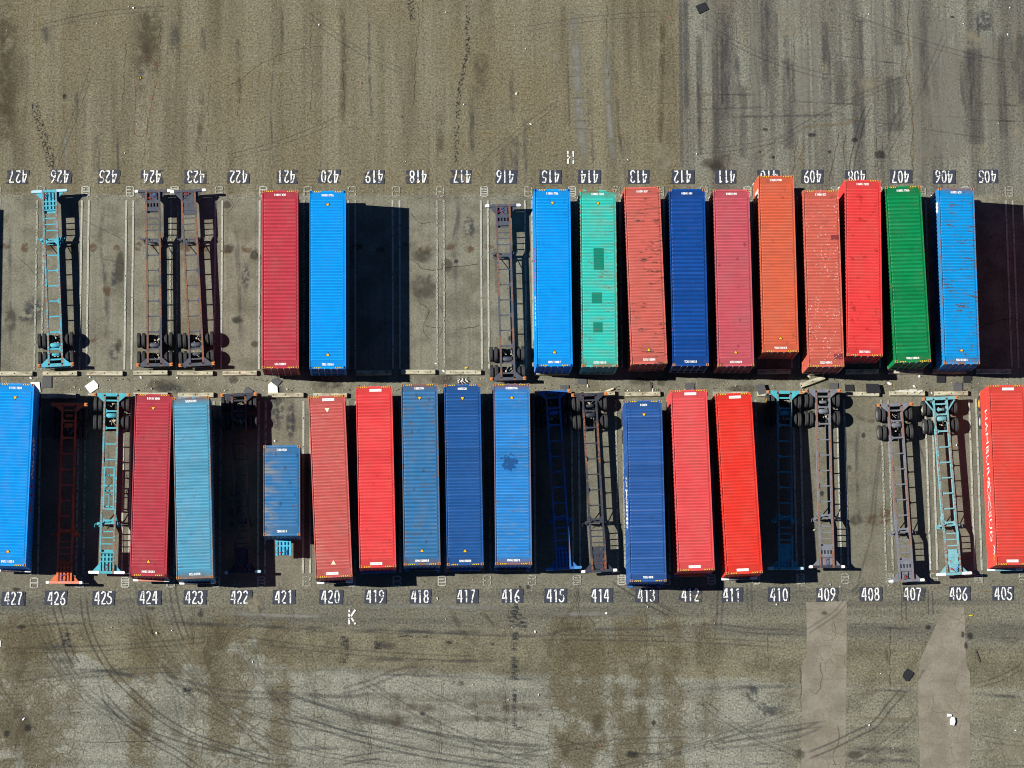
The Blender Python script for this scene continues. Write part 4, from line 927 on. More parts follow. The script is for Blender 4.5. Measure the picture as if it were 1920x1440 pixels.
# splash stain on the mid blue roof
def stain_sheet(root, pts, z, col, name='splash_stain'):
    n = NB('splash'); u, v, _ = n.uv()
    r = n.m('SQRT', n.m('ADD', n.m('MULTIPLY', u, u), n.m('MULTIPLY', v, v)))
    a = n.step(n.m('ADD', r, n.m('MULTIPLY', n.m('SUBTRACT', n.noise(4.2, 3., .6), .5), 2.2)), .66, .44)
    mat = n.bsdf(col, .5, alpha=n.m('MULTIPLY', a, .62))
    me = bpy.data.meshes.new(name); me.from_pydata([(x, y, z) for x, y in pts], [], [(0, 1, 2, 3)])
    uvl = me.uv_layers.new(name='uv')
    for i, q in enumerate(((-1, -1), (1, -1), (1, 1), (-1, 1))): uvl.data[i].uv = q
    return put(name, me, mat, root)
stain_sheet(find('splash stain')[5], [(-.65, -1.5), (1.05, -1.5), (1.05, .05), (-.65, .05)], 2.591 - .009, S(34, 92, 156))

# ------------------------------------------------------------------ container chassis
def chassis_paint(name, rgb, rust):
    n = NB(name, rnd=True)
    x, y, z = n.xyz()
    c = n.scale_col(S(*rgb), n.m('ADD', n.m('MULTIPLY', n.noise(3., 5., .7), 1.0), .45))
    hi = n.step(z, 1.02, 1.10)
    ax = n.m('ABSOLUTE', x)
    rail = n.m('MULTIPLY', n.m('MULTIPLY', n.step(ax, .37, .39), n.step(ax, .53, .51)), hi)
    k = n.m('MULTIPLY', n.step(n.noise((4., 3., 4.), 5., .75), .60, .66), .8)
    band = n.m('MULTIPLY', n.step(n.noise((.1, .32, .1), 2., .5), .58 - rust * .2, .62 - rust * .15), n.step(n.noise((5., 9., 5.), 2., .7), .40, .52))
    k = n.m('MAXIMUM', k, n.m('MULTIPLY', rail, n.m('MAXIMUM', band, n.m('MULTIPLY', n.step(n.noise((6., 5., 6.), 4., .75), .56, .62), rust))))
    c = n.mix(n.m('MULTIPLY', k, .9), c, n.mix(n.noise(5., 2.), (.30, .115, .04), (.13, .06, .03)))
    return n.bsdf(c, .6, spec=.25, bump=n.noise(4., 3.), bstr=.2, bdist=.01)
def tyre_material():
    n = NB('tyre_rubber_black', rnd=True)
    c = n.scale_col((.042, .042, .044), n.m('ADD', n.m('MULTIPLY', n.noise(5., 4., .6), .7), .6))
    c = n.mix(n.m('MULTIPLY', n.step(n.noise(2., 3.), .5, .7), .35), c, (.075, .070, .060))
    return n.bsdf(c, .8, spec=.2)
TYREM = tyre_material()
RIM = plain('grey_wheel_steel', (.16, .15, .14), .6, .4, 5.); RIM_Y = plain('yellow_wheel_steel', (.55, .30, .02), .5, .3, 5.); RIM_C = plain('cream_wheel_steel', (.42, .38, .28), .6, .3, 5.)
DARK = plain('greasy_underframe', (.025, .024, .024), .7, .4, 5.)
TIPW = plain('white_bolster_tip', (.78, .77, .73), .6, .12, 4.)
ORG = plain('orange_rusted_block', (.48, .17, .05), .8, .45, 7.)
HOSE = plain('black_air_hose', (.02, .02, .022), .6, .2); HOSE_R = plain('red_air_hose', (.40, .02, .02), .5, .2); HOSE_B = plain('blue_air_hose', (.02, .10, .40), .5, .2); BRASS = plain('pale_fittings', (.45, .40, .30), .5, .4, 8.)
YF = 6.13
def cached(key, fn):
    if key not in _cache: _cache[key] = fn()
    return _cache[key]
def m_rail(s, yr, yf, goose):
    def f():
        m = MB(); x = s * .45
        def ibeam(y0, y1, zt, zb):
            m.box(x - .065, x + .065, y0, y1, zt - .016, zt); m.box(x - .008, x + .008, y0, y1, zb + .016, zt - .016); m.box(x - .065, x + .065, y0, y1, zb, zb + .016)
        g = yf - 2.9
        ibeam(yr + .13, g - .55, 1.145, .79)
        # drop into the gooseneck
        for (xa, xb) in ((x - .06, x + .06),):
            V = [(xa, g - .55, .79), (xb, g - .55, .79), (xa, g - .55, 1.145), (xb, g - .55, 1.145), (xa, g, 1.08), (xb, g, 1.08), (xa, g, 1.26), (xb, g, 1.26)]
            m.solid(V, [(0, 4, 5, 1), (2, 3, 7, 6), (0, 2, 6, 4), (1, 5, 7, 3), (0, 1, 3, 2), (4, 6, 7, 5)])
        ibeam(g, yf - .16, 1.26, 1.08)
        return m.mesh('main_rail')
    return cached(('rail', s, yr, yf), f)
def m_cross(y, z1, h, wd, gus):
    def f():
        m = MB(); m.box(-.383, .383, y - wd / 2, y + wd / 2, z1 - .012, z1); m.box(-.383, .383, y - .006, y + .006, z1 - h, z1 - .012)
        if gus:
            for s in ((-1, 1) if gus == 2 else (1,)):
                m.prism([(s * .383, y + wd / 2 + .001), (s * .383, y + wd / 2 + .16), (s * .24, y + wd / 2 + .001)], z1 - .011, z1 - .001)
                m.prism([(s * .383, y - wd / 2 - .001), (s * .24, y - wd / 2 - .001), (s * .383, y - wd / 2 - .16)], z1 - .011, z1 - .001)
        return m.mesh('crossmember')
    return cached(('cross', round(y, 3), z1, h, wd, gus), f)
def m_deck(style, yf):
    def f():
        m = MB(); y1 = yf - .20
        m.box(-.38, .38, yf - 1.62, y1, 1.085, 1.10)
        if style == 0:
            for x, w_ in ((-.24, .10), (0, .14), (.24, .12)): m.box(x - w_ / 2, x + w_ / 2, yf - 1.35, y1, 1.102, 1.235)
            for y in (yf - .82, yf - 1.12, yf - 1.42): m.box(-.379, .379, y - .045, y + .045, 1.2355, 1.25)
        elif style == 1:
            m.box(-.379, .379, yf - .95, yf - .72, 1.19, 1.235); m.box(-.379, .379, yf - 1.5, yf - 1.2, 1.19, 1.235)
            for x in (-.20, .0, .22): m.box(x - .05, x + .05, yf - 1.199, yf - .951, 1.102, 1.21)
            m.box(-.12, .30, yf - .70, y1, 1.102, 1.17)
        else:
            m.box(-.34, .379, yf - 1.75, yf - .55, 1.102, 1.20); m.box(-.379, .379, yf - 1.45, yf - 1.2, 1.2005, 1.232); m.box(-.379, .379, yf - .95, yf - .72, 1.2005, 1.232)
            m.box(-.30, .36, yf - .55, y1, 1.102, 1.16); m.box(-.06, .0, yf - 1.199, yf - .951, 1.2005, 1.222)
        return m.mesh('kingpin_deck')
    return cached(('deck', style, yf), f)
def m_front(yf, tip):
    def f():
        m = MB(); m.box(-1.22 + tip, 1.22 - tip, yf - .17, yf, 1.06, 1.235)
        return m.mesh('front_bolster')
    return cached(('front', yf, tip), f)
def m_fgus(yf, sd):
    def f():
        m = MB()
        for s in (sd,): m.prism([(s * .517, yf - .171), (s * .96, yf - .171), (s * .517, yf - .68)], 1.10, 1.115)
        return m.mesh('front_gusset')
    return cached(('fgus', yf, sd), f)
def m_tip(tip):
    def f():
        m = MB()
        prof = [(-tip / 2, 0), (-tip / 2, .0)]
        m.prism([(0, -.092), (tip - .05, -.092), (tip, -.045), (tip, .045), (tip - .05, .092), (0, .092)], 1.052, 1.243)
        return m.mesh('bolster_tip')
    return cached(('tip', tip), f)
def m_rear(yr, tube):
    def f():
        m = MB(); m.box(-1.22, 1.22, yr, yr + .22, .95, 1.145)
        if tube:
            for s in (-1, 1): m.bar((s * .50, yr + .95, 1.08), (s * 1.0, yr + .25, 1.08), .055)
        else:
            for s in (-1, 1): m.prism([(s * .40, yr + .2205), (s * 1.05, yr + .2205), (s * .515, yr + .72), (s * .40, yr + .72)] if False else [(s * .517, yr + .2205), (s * .94, yr + .2205), (s * .517, yr + .60)], 1.12, 1.14)
        m.box(-.45, .45, yr - .02, yr + .05, .55, .66); m.box(-.95, .95, yr + .02, yr + .07, .42, .52)
        for s in (-1, 1): m.box(s * .4 - .04, s * .4 + .04, yr + .03, yr + .10, .5, .95)
        return m.mesh('rear_bolster')
    return cached(('rear', yr, tube), f)
def m_block():
    def f():
        m = MB(); m.box(-.105, .105, -.11, .11, 0, .055); m.prism([(-.035, -.05), (.035, -.05), (.05, 0), (.035, .05), (-.035, .05), (-.05, 0)], .0555, .115)
        return m.mesh('twist_lock')
    return cached('block', f)
def m_wheel():
    def f():
        m = MB(); r = .51; w_ = .128
        prof = [(-.085, .30), (-w_ + .01, .36), (-w_, .42), (-w_ + .012, .475), (-w_ + .035, .497), (-.088, .508), (-.083, .500), (-.066, .500), (-.061, .510), (-.027, .511), (-.022, .502), (-.006, .502), (0, .511), (.006, .502), (.022, .502), (.027, .511), (.061, .510), (.066, .500), (.083, .500), (.088, .508), (w_ - .035, .497), (w_ - .012, .475), (w_, .42), (w_ - .01, .36), (.085, .30)]
        m.lathe_x(prof, 32)
        return m.mesh('wheel', True)
    return cached('wheel', f)
def m_rim():
    def f():
        m = MB(); m.lathe_x([(-.075, .0), (-.075, .12), (-.03, .14), (.01, .26), (-.08, .30), (-.09, .315), (-.07, .318), (.07, .318), (.09, .315), (.08, .30), (.03, .26), (.05, .12), (.05, .0)], 24)
        return m.mesh('rim', True)
    return cached('rim', f)
def m_axle(y):
    def f():
        m = MB(); m.bar((-.75, y, .51), (.75, y, .51), .065, n=8)
        for s in (-1, 1):
            m.box(s * .45 - .045, s * .45 + .045, y - .5, y + .5, .56, .63); m.box(s * .45 - .07, s * .45 + .07, y - .10, y + .10, .44, .55)
            m.lathe_x([(s * .50, .0), (s * .50, .2), (s * .60, .2), (s * .60, .0)], 14, y, .51)
            m.bar((s * .30, y + .12, .62), (s * .30, y + .36, .62), .085, n=8)
        return m.mesh('axle')
    return cached(('axle', y), f)
def m_tank(y, r, hl):
    def f():
        m = MB(); m.lathe_x([(-hl, 0), (-hl + .02, r * .7), (-hl + .06, r), (hl - .06, r), (hl - .02, r * .7), (hl, 0)], 18, y, .92)
        return m.mesh('air_tank', True)
    return cached(('tank', y, r, hl), f)
def m_leg(s, y):
    def f():
        m = MB(); x = s * .60
        m.box(x - .065, x + .065, y - .065, y + .065, .42, 1.06); m.box(x - .045, x + .045, y - .045, y + .045, .06, .42); m.box(x - .14, x + .14, y - .13, y + .13, .0, .055)
        m.bar((x + s * .066, y + .02, .85), (x + s * .30, y + .02, .85), .03); m.bar((x + s * .30, y + .02, .85), (x + s * .33, y + .22, .72), .022); m.box(x + s * .10 - .06, x + s * .10 + .06, y - .10, y + .10, .72, .92)
        return m.mesh('landing_leg')
    return cached(('leg', s, y), f)
def m_brace(y):
    def f():
        m = MB(); m.box(-.534, .534, y - .05, y + .05, .92, 1.01); m.bar((-.53, y - .2, .25), (.53, y - .2, .25), .035)
        for s in (-1, 1): m.bar((s * .55, y - .08, .30), (s * .45, y - .9, .80), .03); m.prism([(s * .383, y - .051), (s * .383, y - .30), (s * .18, y - .051)], .985, 1.0)
        return m.mesh('leg_brace')
    return cached(('brace', y), f)
def m_hose(seed, yf):
    rd = random.Random(seed); m = MB()
    p = Vector((rd.uniform(-.25, .25), yf - .22, 1.27))
    for k in range(9):
        q = p + Vector((rd.uniform(-.16, .16), rd.uniform(-.16, .05), rd.uniform(-.03, .04))); q.z = min(1.33, max(1.24, q.z)); q.x = max(-.35, min(.35, q.x)); q.y = max(yf - .62, q.y)
        m.bar(p, q, .016, n=5); p = q
    return m.mesh('air_hose')
def m_valves(seed, yr):
    rd = random.Random(seed); m = MB()
    for k in range(14):
        x = rd.uniform(-.32, .32); y = yr + rd.choice((.75, 1.45, 1.55, 1.9)) + rd.uniform(-.12, .12); z = rd.uniform(.75, .95); a = rd.uniform(.02, .05)
        m.box(x - a, x + a, y - a, y + a * rd.uniform(.6, 1.8), z, z + a * 1.3)
        m.bar((x, y, z), (x + rd.uniform(-.3, .3), y + rd.uniform(-.3, .3), z + .03), .014, n=5)
    return m.mesh('valve_gear')
NCH = [0]
def chassis(label, x, y, yaw, front_up, mat, full=True, tip=.26, tipm=None, barm=None, deck=0, tube=False, rims=None, blockm=None, yr=-YF, yf=YF, group=None, cross=True, tiltank=None, short=False, tip_r=None):
    NCH[0] += 1
    root = empty('container_chassis', (x, y, 0), yaw + (0 if front_up else math.pi))
    tag(root, label, 'chassis', group or ('empty container chassis' if full else 'chassis carrying containers'))
    barm = barm or mat; tipm = tipm or TIPW
    for s in (-1, 1): put('main_rail', m_rail(s, yr, yf, True), mat, root)
    put('kingpin_deck', m_deck(deck, yf), mat, root)
    if not short:
        put('front_bolster', m_front(yf, tip), barm, root); [put('front_gusset', m_fgus(yf, s), mat, root) for s in (-1, 1)]
        put('bolster_tip', m_tip(tip), tipm, root, (1.22 - tip, yf - .085, 0))
        put('bolster_tip', m_tip(tip), tip_r or tipm, root, (-1.22 + tip, yf - .085, 0), math.pi)
    put('rear_bolster', m_rear(yr, tube), mat, root)
    for s in (-1, 1): put('twist_lock', m_block(), blockm or ORG, root, (s * 1.125, yr + .11, 1.1455))
    put('leg_brace', m_brace(yf - 3.42), mat, root)
    for s in (-1, 1): put('landing_leg', m_leg(s, yf - 3.40), mat, root)
    for j, ay in enumerate((yr + .66, yr + 1.92)):
        put('axle', m_axle(ay), DARK, root)
        for s in (-1, 1):
            for wx in (.755, 1.085):
                wv = put('wheel', m_wheel(), TYREM, root, (s * wx, ay, .511))
                if rims or full:
                    rm = (rims[j] if rims and wx > 1 else RIM)
                    ri = put('rim', m_rim(), rm, wv); 
                    if s > 0: ri.rotation_euler = (0, 0, math.pi)
    if full or cross:
        for k, dy in enumerate((2.0, 2.42, 2.84)): put('crossmember', m_cross(yf - dy, 1.245 if dy < 2.8 else 1.2, .10, .075, 0), mat, root)
        put('crossmember', m_cross(yf - 3.60, 1.12, .16, .12, 2), mat, root)
        yy = yf - 4.55; k = 0
        while yy > yr + 2.9:
            put('crossmember', m_cross(yy, 1.08, .12, .085, k % 2), mat, root); yy -= 1.06; k += 1
        for dy, gq in ((2.38, 1), (1.22, 1), (.50, 0)): put('crossmember', m_cross(yr + dy, 1.10, .15, .11, gq), mat, root)
        put('air_tank', m_tank(yr + 1.5, .175, .37), mat if tiltank is None else tiltank, root)
        if NCH[0] % 2: put('air_tank', m_tank(yr + .86, .11, .30), mat, root)
        put('valve_gear', m_valves(NCH[0], yr), BRASS, root)
        put('air_hose', m_hose(NCH[0] * 3, yf), HOSE_B if NCH[0] % 3 else HOSE, root); put('air_hose', m_hose(NCH[0] * 3 + 1, yf), HOSE_R, root)
    return root
CY = chassis_paint('cyan_chassis_paint', (92, 200, 218), .95); TQ = chassis_paint('turquoise_chassis_paint', (92, 198, 208), 1.); AQ = chassis_paint('aqua_chassis_paint', (140, 206, 210), .95)
GR = chassis_paint('grey_chassis_paint', (92, 95, 104), .75); GD = chassis_paint('dark_grey_chassis_paint', (66, 70, 80), .55); GL = chassis_paint('light_grey_chassis_paint', (140, 142, 148), .8)
OR = chassis_paint('orange_chassis_paint', (250, 128, 78), .25); BL = chassis_paint('blue_chassis_paint', (66, 130, 200), .3); CYC = chassis_paint('bright_cyan_chassis_paint', (84, 214, 250), .1)
CYT = plain('pale_cyan_tip', S(200, 240, 248), .5, .15); PINK = plain('salmon_bolster', S(250, 160, 130), .5, .15)
def ch_at(f, r):
    """front-bar and rear-bar midpoints -> centre and yaw"""
    f = Vector(f); r = Vector(r); d = f - r; return (f + r) / 2, d
vis = [
 ('cyan chassis with rusty rails standing alone at upper bay 426', (-23.82, 43.22), (-23.18, 30.98), True, CY, A(tip=.72, tipm=CYT, deck=0)),
 ('dark grey chassis at upper bay 424, wheels almost touching its twin on the right', (-16.77, 43.24), (-16.51, 30.97), True, GR, A(deck=1, tip=.22)),
 ('dark grey chassis at upper bay 423, tilted away from its twin on the left', (-14.36, 43.24), (-13.65, 31.00), True, GR, A(deck=2, tip=.26)),
 ('grey rust edged chassis beside the azure container at upper bay 415', (7.24, 42.22), (7.51, 29.97), True, GR, A(deck=1, tip=.28)),
 ('orange chassis mostly in shade with its front sticking out over bay 426', (-22.38, 16.24), (-22.23, 28.48), False, OR, A(deck=0, tip=.20, barm=PINK)),
 ('turquoise chassis with rusty rails in the lower row at bay 425', (-19.56, 16.89), (-19.39, 29.15), False, TQ, A(deck=0, tip=.72)),
 ('black grey chassis in the shade of the pale blue container, lower bay 422', (-10.45, 16.88), (-10.81, 29.12), False, GD, A(deck=2, tip=.22, tipm=CYT)),
 ('blue chassis in deep shade, lower bay 415', (11.16, 16.99), (10.52, 29.29), False, BL, A(deck=0, tip=.5, tipm=plain('light_blue_tip', S(90, 160, 220), .5, .2))),
 ('dark grey chassis on sunlit asphalt left of the royal blue container at lower bay 414', (13.55, 16.84), (13.03, 29.07), False, GD, A(deck=2, tip=.27)),
 ('turquoise chassis in the shade of the scarlet container, lower bay 410', (26.21, 16.95), (26.41, 29.20), False, TQ, A(deck=2, tip=.40, tipm=CYT, rims=(RIM_Y, RIM))),
 ('light grey chassis with orange rust, lower bay 409, right of the shaded turquoise one', (29.02, 17.04), (29.05, 29.29), False, GL, A(deck=1, tip=.24, barm=GD)),
 ('grey chassis slanting over bay 407 with an empty bay to its left', (34.43, 16.08), (33.99, 28.31), False, GL, A(deck=1, tip=.30)),
 ('aqua chassis slanting at lower bay 406 next to the lettered red container', (37.68, 16.53), (37.11, 28.74), False, AQ, A(deck=2, tip=.66, tube=True, rims=(RIM_C, RIM))),
]
def inner_frame(root):
    m = MB()
    for s_ in (-1, 1): m.box(s_ * .33 - .045, s_ * .33 + .045, -1.0, 1.72, 1.09, 1.17)
    for y_ in (-1.05, .18, 1.77): m.box(-.376, .376, y_ - .05, y_ + .05, 1.09, 1.172)
    m.box(-.015, .015, .23, 1.70, 1.10, 1.14); m.box(-.28, .28, .75, .80, 1.10, 1.138)
    put('inner_frame', m.mesh('inner_frame'), TQ, root)
    m = MB(); p = Vector((.2, -.8, 1.18))
    for k in range(10):
        q = Vector((.22 * math.cos(k), -.7 + .18 * k, 1.2 + .02 * math.sin(3 * k))); m.bar(p, q, .018, n=5); p = q
    put('air_hose', m.mesh('air_hose'), HOSE, root)
random.seed(21)
for (lab, f, r, fu, mat, kw) in vis:
    c, d = ch_at(f, r)
    yaw = math.atan2(-d.x, d.y) if fu else math.atan2(d.x, -d.y)
    # bar centres were measured; the bars' outer edges stand a little further out
    ch_ = chassis(lab, c.x, c.y, yaw, fu, mat, True, **kw)
    if 'turquoise chassis with rusty rails' in lab: inner_frame(ch_)
WT = TIPW
under = {   # what shows of the chassis under the containers: bolster ends, tyres
 'left picture edge': (GD, A(tip=.42)), 'yellow triangles at both': (OR, A(tip=.36, barm=PINK)), 'faded pale blue': (GD, A(tip=.34)), 'brick pink': (GD, A(tip=.5)), 'bay 419': (BL, A(tip=.2, tipm=BL)),
 'rusty steel blue': (GD, A(tip=.36, tipm=BL)), 'dark royal blue': (BL, A(tip=.2, tipm=OR)), 'splash stain': (GD, A(tip=.26, tipm=BL)), 'white lettering on its left': (GD, A(tip=.40, tipm=BL, tip_r=None)),
 'rosy red': (OR, A(tip=.26, tipm=BL)), 'vivid scarlet': (GL, A(tip=.5)), 'down its left side': (AQ, A(tip=.5, rims=(RIM_Y, RIM_C))),
}
for (lab, x, y, yaw, fu, r, L) in placed:
    short = L < 7
    key = [k for k in under if k in lab]
    mat, kw = under[key[0]] if key else (random.choice((GR, GD, GL)), A(tip=.26))
    if short: mat, kw = CYC, {}
    dirv = Vector((-math.sin(yaw), math.cos(yaw))) * (1 if fu else -1)
    cx, cy = x + dirv.x * .10, y + dirv.y * .10
    short_lab = lab.split(',')[0].split(' with')[0].split(' in the')[0].split(' beside')[0].split(' between')[0].split(' standing')[0].split(' spattered')[0].split(' cut')[0].split(' streaked')[0].split(' half')[0]
    names = {'dull crimson': 'at upper bay 421', 'clean azure container with': 'at upper bay 420', 'clean azure container beside': 'at upper bay 415'}
    extra = ''
    nb = [n_ for n_ in range(404, 429) if abs((bound(n_) + PITCH / 2) - x) < PITCH / 2]
    extra = ' %s bay %d' % ('upper' if fu else 'lower', nb[0] if nb else 427)
    name = 'chassis under the ' + ' '.join(short_lab.split()[:4]) + ',' + extra
    if short: o = chassis(name + ', cyan tongue showing', cx, cy, yaw, fu, mat, False, yr=-3.05, yf=4.18, short=True, deck=0, cross=True)
    else: chassis(name, cx, cy, yaw, fu, mat, False, cross=False, **kw)

# just outside the picture: a shadow-casting neighbour and one assumed for its glow
def outside(lab, x, y, rgb, fu):
    r = container(lab, x, y, 0., rgb, fu, pitch=.212, rust=.05)
    chassis('chassis under the ' + lab.split(',')[0], x, y + .1, 0., fu, GR, False, cross=False)
gx = Vector(G(5, 500, 0)).x
outside('azure container beyond the left edge, its shadow reaching in at bay 427', gx - 4.06 * 1.06 - W2, 36.3, AZ, True)
outside('assumed dark red container unseen beyond the right edge, upper bay 404', 45.4, 36.6, (170, 84, 80), True)  # unseen; assumed from the brownish shade and added for its red bounce light

# ------------------------------------------------------------------ wheel stops
def stop_material():
    n = NB('weathered_concrete_stop', rnd=True)
    c = n.mix(n.step(n.noise((1.2, 5., 3.), 4., .6), .40, .64), S(226, 217, 184), S(172, 163, 136))
    c = n.mix(n.m('MULTIPLY', n.step(n.noise((1.6, 1.6, 2.), 4., .7), .62, .70), .8), c, S(170, 110, 60))
    c = n.mix(n.m('MULTIPLY', n.step(n.noise((2.5, 3., 2.), 4., .7), .64, .72), .7), c, S(84, 76, 66))
    return n.bsdf(c, .85, spec=.15, bump=n.noise(7., 3.), bstr=.4, bdist=.01)
STOP = stop_material(); HOLE = plain('pin_hole', (.012, .011, .010), .9, .2)
def m_stop(L, seed=0):
    m = MB(); a = L / 2
    P = [(-.18, 0), (-.18, .12), (-.14, .27), (.14, .27), (.18, .12), (.18, 0)]
    n = 6; ends = (-a, a)
    V = [(e, y, z) for e in ends for y, z in P]
    m.solid(V, [(i, i + 1, n + i + 1, n + i) for i in range(n - 1)] + [(0, n, 2 * n - 1, n - 1), tuple(range(n - 1, -1, -1)), tuple(range(n, 2 * n))])
    return m.mesh('wheel_stop')
def m_hole():
    def f():
        m = MB(); m.prism([(.045 * math.cos(R(45 * i)), .045 * math.sin(R(45 * i))) for i in range(8)], 0, .006); return m.mesh('pin_hole')
    return cached('hole', f)
STM = m_stop(2.32); STM2 = m_stop(2.42)
def wheel_stop(label, x, y, rz=0., me=None, z=0.):
    o = put('wheel_stop', me or STM, STOP, None, (x, y, z), rz)
    tag(o, label, 'wheel stop', 'concrete wheel stops along the middle strip')
    for hx in (-.85, 0., .85): put('pin_hole', m_hole(), HOLE, o, (hx, 0, .268))
    return o
UPN = {427: 'in the sun behind the empty first bay', 426: 'behind the cyan chassis', 425: 'closing the empty bay right of the cyan chassis', 424: 'behind the left one of two dark grey chassis', 423: 'behind the right one of two dark grey chassis', 422: 'in the empty bay left of the crimson container',
       419: 'in the shade right of the azure container', 418: 'with a broken left end in the sun', 417: 'in the bay left of the grey chassis', 415: 'below the azure container', 414: 'below the teal container', 410: 'in shade below the orange red container', 408: 'in shade below the bright red container', 407: 'half lit below the green container', 406: 'in shade below the rust streaked blue container', 405: 'in shade at the right picture edge'}
for n, t in UPN.items():
    x = bound(n) + PITCH / 2 - .01; yy = 30.68
    wheel_stop('concrete wheel stop of upper bay %d %s' % (n, t), x + random.uniform(-.03, .03), yy + random.uniform(-.03, .03), random.uniform(-.01, .01), STM2 if n % 2 else STM)
LON = {427: 'under the azure container', 426: 'half shaded behind the orange chassis', 425: 'half hidden by the turquoise chassis', 424: 'under the crimson container', 423: 'showing behind the pale blue container', 422: 'under the shaded black grey chassis', 421: 'behind the gap above the short blue container', 420: 'behind the brick pink container', 415: 'under the shaded blue chassis', 414: 'under the dark grey chassis', 413: 'in the sun behind the royal blue container', 412: 'under the rosy red container',
       411: 'peeping out behind the scarlet container', 410: 'under the shaded turquoise chassis', 409: 'under the light grey chassis', 408: 'closing the empty bay, with mats on it', 407: 'with broken metal scrap on it', 406: 'behind the aqua chassis'}
for n, t in LON.items():
    x = bound(n) + PITCH / 2 + .05; yy = 29.15
    if n in (426, 410, 408): x -= .1
    wheel_stop('pale concrete wheel stop of lower bay %d %s' % (n, t), x + random.uniform(-.03, .03), yy + random.uniform(-.05, .05), random.uniform(-.012, .012), STM2 if n % 2 else STM)
x_, y_ = G(1523, 716); wheel_stop('loose concrete wheel stop lying askew in the middle strip', x_, y_, R(20), m_stop(1.75))
SLAB = plain('grey_concrete_kerb', S(150, 144, 126), .9, .2)

# ------------------------------------------------------------------ rubber mats, sheets, litter
RUB = plain('black_rubber_mat', (.014, .015, .019), .8, .25, 4.); RUBG = plain('grey_rubber_mat', (.075, .076, .080), .85, .3, 3.)
BOARD = plain('white_board', (.74, .73, .68), .7, .10, 2.); PAPER = plain('white_paper', (.80, .80, .78), .7, .08, 5.)
YELP = plain('yellow_plastic', (.70, .48, .02), .5, .1); REDP = plain('red_plastic', (.55, .04, .04), .5, .1); BLUP = plain('blue_plastic', (.03, .18, .60), .5, .1); CRM = plain('cream_scrap', (.62, .56, .40), .7, .2, 5.); DRK = plain('dark_scrap', (.03, .028, .026), .8, .2)
def flat_thing(name, label, cat, pts, mat, h=.02, z0=.05, group=None):
    P = [G(*p, z0 + h) for p in pts]; cx = sum(p[0] for p in P) / len(P); cy = sum(p[1] for p in P) / len(P)
    m = MB(); m.prism([(x - cx, y - cy) for x, y in P], 0, h)
    o = put(name, m.mesh(name), mat, None, (cx, cy, z0)); tag(o, label, cat, group); return o
MATS = 'rubber mats lying about the yard'
def rect(cx, cy, w_, h_, a=0.):
    c, s = math.cos(R(a)), math.sin(R(a)); return [(cx + c * u * w_ / 2 - s * v * h_ / 2, cy + s * u * w_ / 2 + c * v * h_ / 2) for u, v in ((-1, -1), (1, -1), (1, 1), (-1, 1))]
for lab, pts, mt in (
    ('black square rubber mat alone at the top of the yard', [(1304, 11), (1321, 4), (1329, 17), (1311, 26)], RUB), ('black rubber mat with a cut corner lying between two concrete strips', [(1701, 1253), (1714, 1262), (1704, 1277), (1699, 1277), (1692, 1269), (1694, 1262)], RUB),
    ('grey rubber mat below the wheel stop of the cyan chassis', rect(88, 716.5, 17, 21), RUBG), ('grey mat half tucked under the crimson container', [(508, 714), (516, 708), (529, 714), (520, 725)], RUBG), ('dark mat poking out behind the shaded black grey chassis', [(456, 734), (463, 725), (475, 733), (470, 742)], RUBG),
    ('grey mat at the shade edge below the teal container', rect(1091.5, 714, 17, 12), RUBG), ('grey mat half covered by the blue chassis rear beam', rect(1058, 725, 17, 6), RUBG), ('pale grey mat behind the rosy red container', rect(1293, 725, 17, 14, -8), RUBG), ('worn grey mat leaning on a wheel stop left of the turquoise chassis', [(1416, 722), (1432, 719), (1438, 736), (1423, 740)], RUBG),
    ('grey mat just above the light grey chassis', rect(1563, 723, 17, 10), RUBG), ('black rubber mat right of the light grey chassis', [(1584, 721), (1600, 721), (1602, 735), (1585, 735)], RUB), ('wide dark mat lying across the wheel stop of the empty lower bay', [(1623, 719), (1648, 720), (1652, 737), (1625, 737)], RUB),
    ('left one of two dark mats below the rust streaked blue container', rect(1764.5, 711, 16.5, 13), RUB), ('right one of two dark mats below the rust streaked blue container', rect(1814, 711, 15.5, 13), RUB), ('brownish mat by the wheel stop of the aqua chassis', rect(1796.5, 726, 16, 17), RUBG)):
    flat_thing('rubber_mat', lab, 'mat', pts, mt, .025, .05 if 'cross' not in lab and 'leaning' not in lab else .30, MATS)
flat_thing('white_board', 'white board leaning into the grey mat below the crimson container', 'board', [(503, 721), (508, 716), (520, 725), (521, 737), (503, 737)], BOARD, .03, .08)
flat_thing('white_board', 'white tilted board above the turquoise chassis at lower bay 425', 'board', [(158.5, 724), (176, 712), (184, 721), (183, 728), (169, 737.5)], BOARD, .02, .05)
flat_thing('white_board', 'white board behind the azure container at the left edge', 'board', [(57, 717), (74, 716), (76, 735), (62, 735)], BOARD, .02, .05)
_lit = random.Random(5)
def scrap(label, px_, py_, sx, sy, mat, rot=0., cat='litter', z0=.05, name='paper_scrap'):
    """a crumpled scrap with some body: a small folded sheet"""
    sx *= .62; sy *= .62
    cx, cy = G(px_, py_); m = MB(); n = 7; ring = []
    for i in range(n):
        t = 2 * math.pi * i / n; q = _lit.uniform(.65, 1.15)
        ring.append((sx * q * math.cos(t), sy * q * math.sin(t), _lit.uniform(0., .02)))
    top = (_lit.uniform(-.2, .2) * sx, _lit.uniform(-.2, .2) * sy, .05 + .25 * min(sx, sy))
    V = ring + [top]; F = [(i, (i + 1) % n, n) for i in range(n)] + [tuple(range(n - 1, -1, -1))]
    m.solid(V, F)
    o = put(name, m.mesh(name), mat, None, (cx, cy, z0), rot); tag(o, label, cat, 'litter on the yard'); return o
